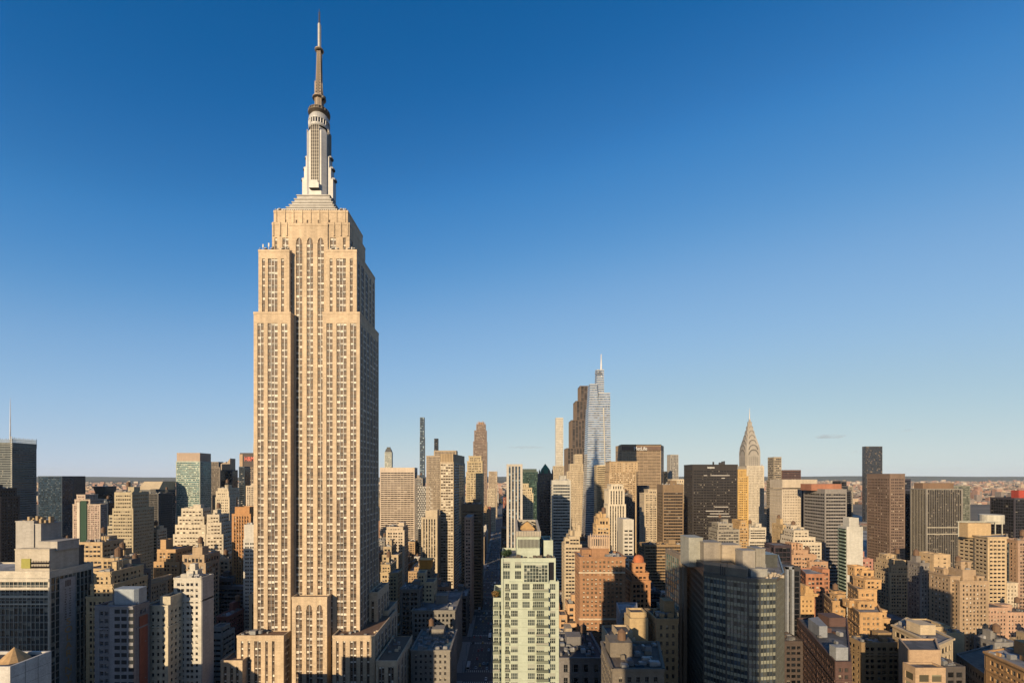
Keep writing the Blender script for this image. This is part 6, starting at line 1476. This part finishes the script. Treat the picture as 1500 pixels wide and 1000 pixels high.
# ------------------------------------------------------------------ the low suburbs towards the horizon
def sprawl():
    r = random.Random(77); T = MB()
    for _ in range(9000):
        y = 2500*(1+5.0*r.random()**1.7); px = r.uniform(-40, 1540)
        if y < 3600 and 560 < px < 760: continue
        x = PX(px, y); w = r.uniform(12, 46)*(1+y/9000); d = r.uniform(14, 40); h = r.uniform(7, 16) if r.random() < .88 else r.uniform(18, 60)
        m = r.randrange(5)
        T.quad((x, y, 0), (x+w, y, 0), (x+w, y, h), (x, y, h), m)
        T.quad((x+w, y, 0), (x+w, y+d, 0), (x+w, y+d, h), (x+w, y, h), m); T.quad((x, y+d, 0), (x, y, 0), (x, y, h), (x, y+d, h), m)
        T.quad((x, y, h), (x+w, y, h), (x+w, y+d, h), (x, y+d, h), 5 if r.random() < .5 else m)
    o = T.build("distant_suburb", [wall(c) for c in ((.42, .26, .20), (.50, .38, .27), (.34, .20, .15), (.55, .48, .40), (.26, .22, .20))]+[ROOFS[3]], None, kind='stuff')
    o['label'] = "low pinkish suburbs stretching to the horizon behind the towers"; o['category'] = "suburb"
    T = MB()
    for _ in range(14000):
        y = 2500*(1+5.0*r.random()**1.5); px = r.uniform(-40, 1540); x = PX(px, y); s_ = r.uniform(4, 9)*(1+y/6000); h = r.uniform(6, 13)
        if _ < 3500: y = r.uniform(2150, 3400); x = r.uniform(-310, -40); s_ = r.uniform(5, 9)
        a = r.uniform(0, 3)
        for q in (a, a+1.6): dx, dy = math.cos(q)*s_, math.sin(q)*s_; T.quad((x-dx, y-dy, 2), (x+dx, y+dy, 2), (x+dx*.5, y+dy*.5, h), (x-dx*.5, y-dy*.5, h), _ % 2)
    o = T.build("distant_woodland", [plain("bare_trees", (.12, .085, .06), .95), plain("dull_foliage", (.06, .065, .04), .95)], None, kind='stuff')
    o['label'] = "bare brown trees of the park and suburbs far up the avenue"; o['category'] = "woodland"
sprawl()
# ------------------------------------------------------------------ traffic on the avenue
def car_mesh(col, label, loc, rot, group):
    root = empty("car", loc, label, "car", group); root.rotation_euler = (0, 0, rot); 
    def ch(nm, b, m, par=None):
        o = b.build(nm, m, par or root, (0, 0, 0)); return o
    b = MB()
    prof = [(-2.25, .35), (2.25, .35), (2.28, .75), (1.35, .92), (-1.9, .95), (-2.28, .8)]
    for sx in (0,):
        n = len(prof)
        for k in range(n):
            (y0, z0), (y1, z1) = prof[k], prof[(k+1) % n]; b.quad((-.88, y0, z0), (-.88, y1, z1), (.88, y1, z1), (.88, y0, z0))
        b.poly([(.88, y, z) for y, z in prof]); b.poly([(-.88, y, z) for y, z in reversed(prof)])
    b.prism([(-.78, -1.6), (.78, -1.6), (.78, .95), (-.78, .95)], .93, 1.42, 0, [(-.62, -1.1), (.62, -1.1), (.62, .35), (-.62, .35)])
    ch("body", b, col)
    b = MB(); b.quad((-.70, .93, .97), (.70, .93, .97), (.60, .45, 1.36), (-.60, .45, 1.36)); b.quad((.70, -1.6, .97), (-.70, -1.6, .97), (-.60, -1.2, 1.36), (.60, -1.2, 1.36))
    for s_ in (-1, 1): b.quad((s_*.79, -1.4, .98), (s_*.79, .8, .98), (s_*.66, .38, 1.36), (s_*.66, -1.05, 1.36))
    ch("windows", b, plain("car_glass", (.015, .015, .02), .1))
    for (wx, wy) in ((-.82, 1.4), (.82, 1.4), (-.82, -1.4), (.82, -1.4)):
        b = MB(); k = 12
        for i in range(k):
            a, c = 2*math.pi*i/k, 2*math.pi*(i+1)/k
            for (u, v) in ((wx-.1, wx+.1),):
                b.quad((u, wy+.33*math.cos(a), .33+.33*math.sin(a)), (v, wy+.33*math.cos(a), .33+.33*math.sin(a)), (v, wy+.33*math.cos(c), .33+.33*math.sin(c)), (u, wy+.33*math.cos(c), .33+.33*math.sin(c)))
        for e in (wx-.1, wx+.1): b.poly([(e, wy+.33*math.cos(2*math.pi*i/k), .33+.33*math.sin(2*math.pi*i/k)) for i in range(k)])
        ch("wheel", b, plain("tyre", (.02, .02, .02), .9))
    b = MB(); b.box(-.8, -.5, 2.2, 2.3, .6, .75); b.box(.5, .8, 2.2, 2.3, .6, .75); ch("headlights", b, plain("headlight", (.8, .8, .75), .2))
    return root
def traffic():
    r = random.Random(8); cols = [("yellow", plain("yellow_paint", (.62, .36, .02), .35)), ("white", plain("white_paint", (.7, .7, .7), .35)), ("black", plain("black_paint", (.02, .02, .022), .25)), ("silver", plain("silver_paint", (.4, .41, .42), .3, .4)), ("red", plain("red_paint", (.35, .03, .02), .35))]
    protos = []; G = "cars driving down the avenue"
    placed = []; y = 342.0
    while y < 1250 and len(placed) < 170:
        lanes = [-7.5, -4.4, -1.5, 1.5, 4.4, 7.5]; r.shuffle(lanes)
        for ln in lanes[:r.choice((1, 2, 2, 3))]: placed.append((-22+ln, y+r.uniform(-2, 2), r.randrange(5)))
        y += r.uniform(7, 19)
    protos = {}
    def lab(ci, n, yy):
        where = ("beside the teal roofed corner block" if yy < 400 else "between the stone blocks beyond the teal roofed corner" if yy < 520 else "passing the slim banded apartment tower" if yy < 700 else "far up the avenue")
        return f"small {cols[ci][0]} car {where}"
    for n, (x, yy, ci) in enumerate(placed):
        if ci not in protos:
            protos[ci] = car_mesh(cols[ci][1], lab(ci, n, yy), (x, yy, .02), math.pi, G); continue
        src = protos[ci]; c = src.copy(); sc.collection.objects.link(c); c.location = (x, yy, .02); c['label'] = lab(ci, n, yy)
        for ch in list(src.children): k = ch.copy(); sc.collection.objects.link(k); k.parent = c
traffic()

def buses():
    r = random.Random(12); G = "buses on the avenue"; src = None
    for n, (x, y, lb) in enumerate(((-29.5, 362, "white and blue bus beside the teal roofed corner block"), (-14.5, 428, "white and blue bus one block beyond the teal roofed corner block"), (-29.5, 515, "white and blue bus near the slim banded tower's block"), (-14.5, 640, "white and blue bus far up the avenue on the right lane"), (-29.5, 760, "white and blue bus farthest up the avenue"))):
        if src is None:
            src = root = empty("bus", (x, y, .02), lb, "bus", G)
            b = MB(); b.prism([(-1.25, -6), (1.25, -6), (1.25, 6), (-1.25, 6)], .4, 2.9, 0, [(-1.2, -5.9), (1.2, -5.9), (1.2, 5.9), (-1.2, 5.9)]); b.box(-.8, .8, -3, -1, 2.9, 3.15); b.box(-.7, .7, 2, 3.4, 2.9, 3.1); b.build("body", plain("white_paint", (.7, .7, .7), .35), root)
            b = MB()
            for s_ in (-1, 1):
                for k in range(7): u0, u1 = -5.4+k*1.55, -4.05+k*1.55; b.quad((s_*1.27, u0, 1.5), (s_*1.27, u1, 1.5), (s_*1.25, u1, 2.5), (s_*1.25, u0, 2.5))
            b.quad((-1.1, -6.03, 1.2), (1.1, -6.03, 1.2), (1.1, -5.97, 2.6), (-1.1, -5.97, 2.6)); b.build("windows", plain("car_glass", (.015, .015, .02), .1), root)
            b = MB()
            for s_ in (-1, 1): b.box(min(s_*1.26, s_*1.29), max(s_*1.26, s_*1.29), -5.9, 5.9, .7, 1.2)
            b.build("blue_stripe", plain("blue_paint", (.03, .08, .3), .4), root)
            for (wx, wy) in ((-1.15, 3.8), (1.15, 3.8), (-1.15, -3.6), (1.15, -3.6)):
                b = MB(); k = 12
                for i in range(k):
                    a, c = 2*math.pi*i/k, 2*math.pi*(i+1)/k; b.quad((wx-.14, wy+.48*math.cos(a), .48+.48*math.sin(a)), (wx+.14, wy+.48*math.cos(a), .48+.48*math.sin(a)), (wx+.14, wy+.48*math.cos(c), .48+.48*math.sin(c)), (wx-.14, wy+.48*math.cos(c), .48+.48*math.sin(c)))
                for e in (wx-.14, wx+.14): b.poly([(e, wy+.48*math.cos(2*math.pi*i/k), .48+.48*math.sin(2*math.pi*i/k)) for i in range(k)])
                b.build("wheel", plain("tyre", (.02, .02, .02), .9), root)
            continue
        c = src.copy(); sc.collection.objects.link(c); c.location = (x, y, .02); c['label'] = lb
        for ch in list(src.children): k = ch.copy(); sc.collection.objects.link(k); k.parent = c
buses()
def lamps():
    G = "street lamps along the avenue"; src = None; n = 0
    for y in range(352, 760, 34):
        for sd in (-1, 1):
            x = -22+sd*11.4; n += 1
            where = "left" if sd < 0 else "right"; far = "nearest" if y < 380 else "next beyond the nearest" if y < 400 else "mid distance" if y < 560 else "far"
            lb = f"{far} curved arm street lamps on the {where} kerb of the avenue"
            if src is None:
                src = root = empty("street_lamp", (x, y, .14), lb, "street lamp", G)
                b = MB(); b.lathe(0, 0, [(.16, 0), (.12, .8), (.08, 8.5), (.05, 9)], 8); b.build("pole", DARK, root)
                b = MB(); b.bar((0, 0, 8.9), (1.2, 0, 9.5), .06); b.bar((1.2, 0, 9.5), (2.4, 0, 9.5), .06); b.build("arm", DARK, root)
                b = MB(); b.box(2.1, 2.9, -.15, .15, 9.35, 9.5, 0, True); b.build("lamp_head", STEEL, root)
                if sd > 0: root.rotation_euler = (0, 0, math.pi)
                continue
            c = src.copy(); sc.collection.objects.link(c); c.location = (x, y, .14); c['label'] = lb; c.rotation_euler = (0, 0, 0 if sd < 0 else math.pi)
            for ch in list(src.children): k = ch.copy(); sc.collection.objects.link(k); k.parent = c
lamps()
# ------------------------------------------------------------------ the air
def haze():
    b = MB(); b.box(-26000, 26000, -2600, 23000, -1, 520, 0, True)
    m = bpy.data.materials.new("haze_air"); m.use_nodes = True; n = m.node_tree.nodes; l = m.node_tree.links
    n.remove(n["Principled BSDF"]); v = n.new("ShaderNodeVolumePrincipled"); v.inputs['Color'].default_value = (.78, .88, .95, 1); v.inputs['Density'].default_value = 1.2e-5
    l.new(v.outputs[0], n["Material Output"].inputs['Volume'])
    o = b.build("haze", m, None, kind='stuff'); o['label'] = "thin pale air haze fading the far hills"; o['category'] = "haze"
haze()

def cloud(px, py, Z, w, h, lab, dens):
    x, z = PX(px, Z), HZ(py, Z); b = MB(); k = 20; n = 8; pr = [(max(.01, math.sin(math.pi*i/n))*w/2, z-h/2*math.cos(math.pi*i/n)) for i in range(n+1)]
    b.lathe(x, Z, pr, k, cap=False)
    m = bpy.data.materials.new("cloud_vapour"); m.use_nodes = True; nd = m.node_tree.nodes; l = m.node_tree.links
    nd.remove(nd["Principled BSDF"]); v = nd.new("ShaderNodeVolumePrincipled"); v.inputs['Color'].default_value = (.55, .55, .6, 1)
    geo = nd.new("ShaderNodeNewGeometry"); nz = nd.new("ShaderNodeTexNoise"); nz.inputs['Scale'].default_value = 1/(h*.9); nz.inputs['Detail'].default_value = 3
    mp = nd.new("ShaderNodeMapping"); mp.inputs[3].default_value = (.3, .3, 1); l.new(geo.outputs[0], mp.inputs[0]); l.new(mp.outputs[0], nz.inputs[0])
    l.new(_math(nd, l, 'MULTIPLY', _math(nd, l, 'MAXIMUM', _math(nd, l, 'SUBTRACT', nz.outputs[0], .45), 0.0), dens), v.inputs['Density'])
    l.new(v.outputs[0], nd["Material Output"].inputs['Volume'])
    o = b.build("cloud", m, None, (x, Z, z)); o['label'] = lab; o['category'] = "cloud"; o['group'] = "small clouds low over the horizon"
cloud(1217, 639, 30000, 1900, 260, "small grey cloud low in the sky right of the arched steel crown skyscraper", .0035)
cloud(1326, 630, 34000, 1100, 140, "tiny faint cloud wisp above the tallest plain black slab on the right", .003)
cloud(1255, 661, 36000, 900, 110, "tiny cloud wisp just left of the tallest plain black slab", .0022)
cloud(770, 655, 34000, 3000, 120, "long thin cloud streak low above the avenue", .0022)
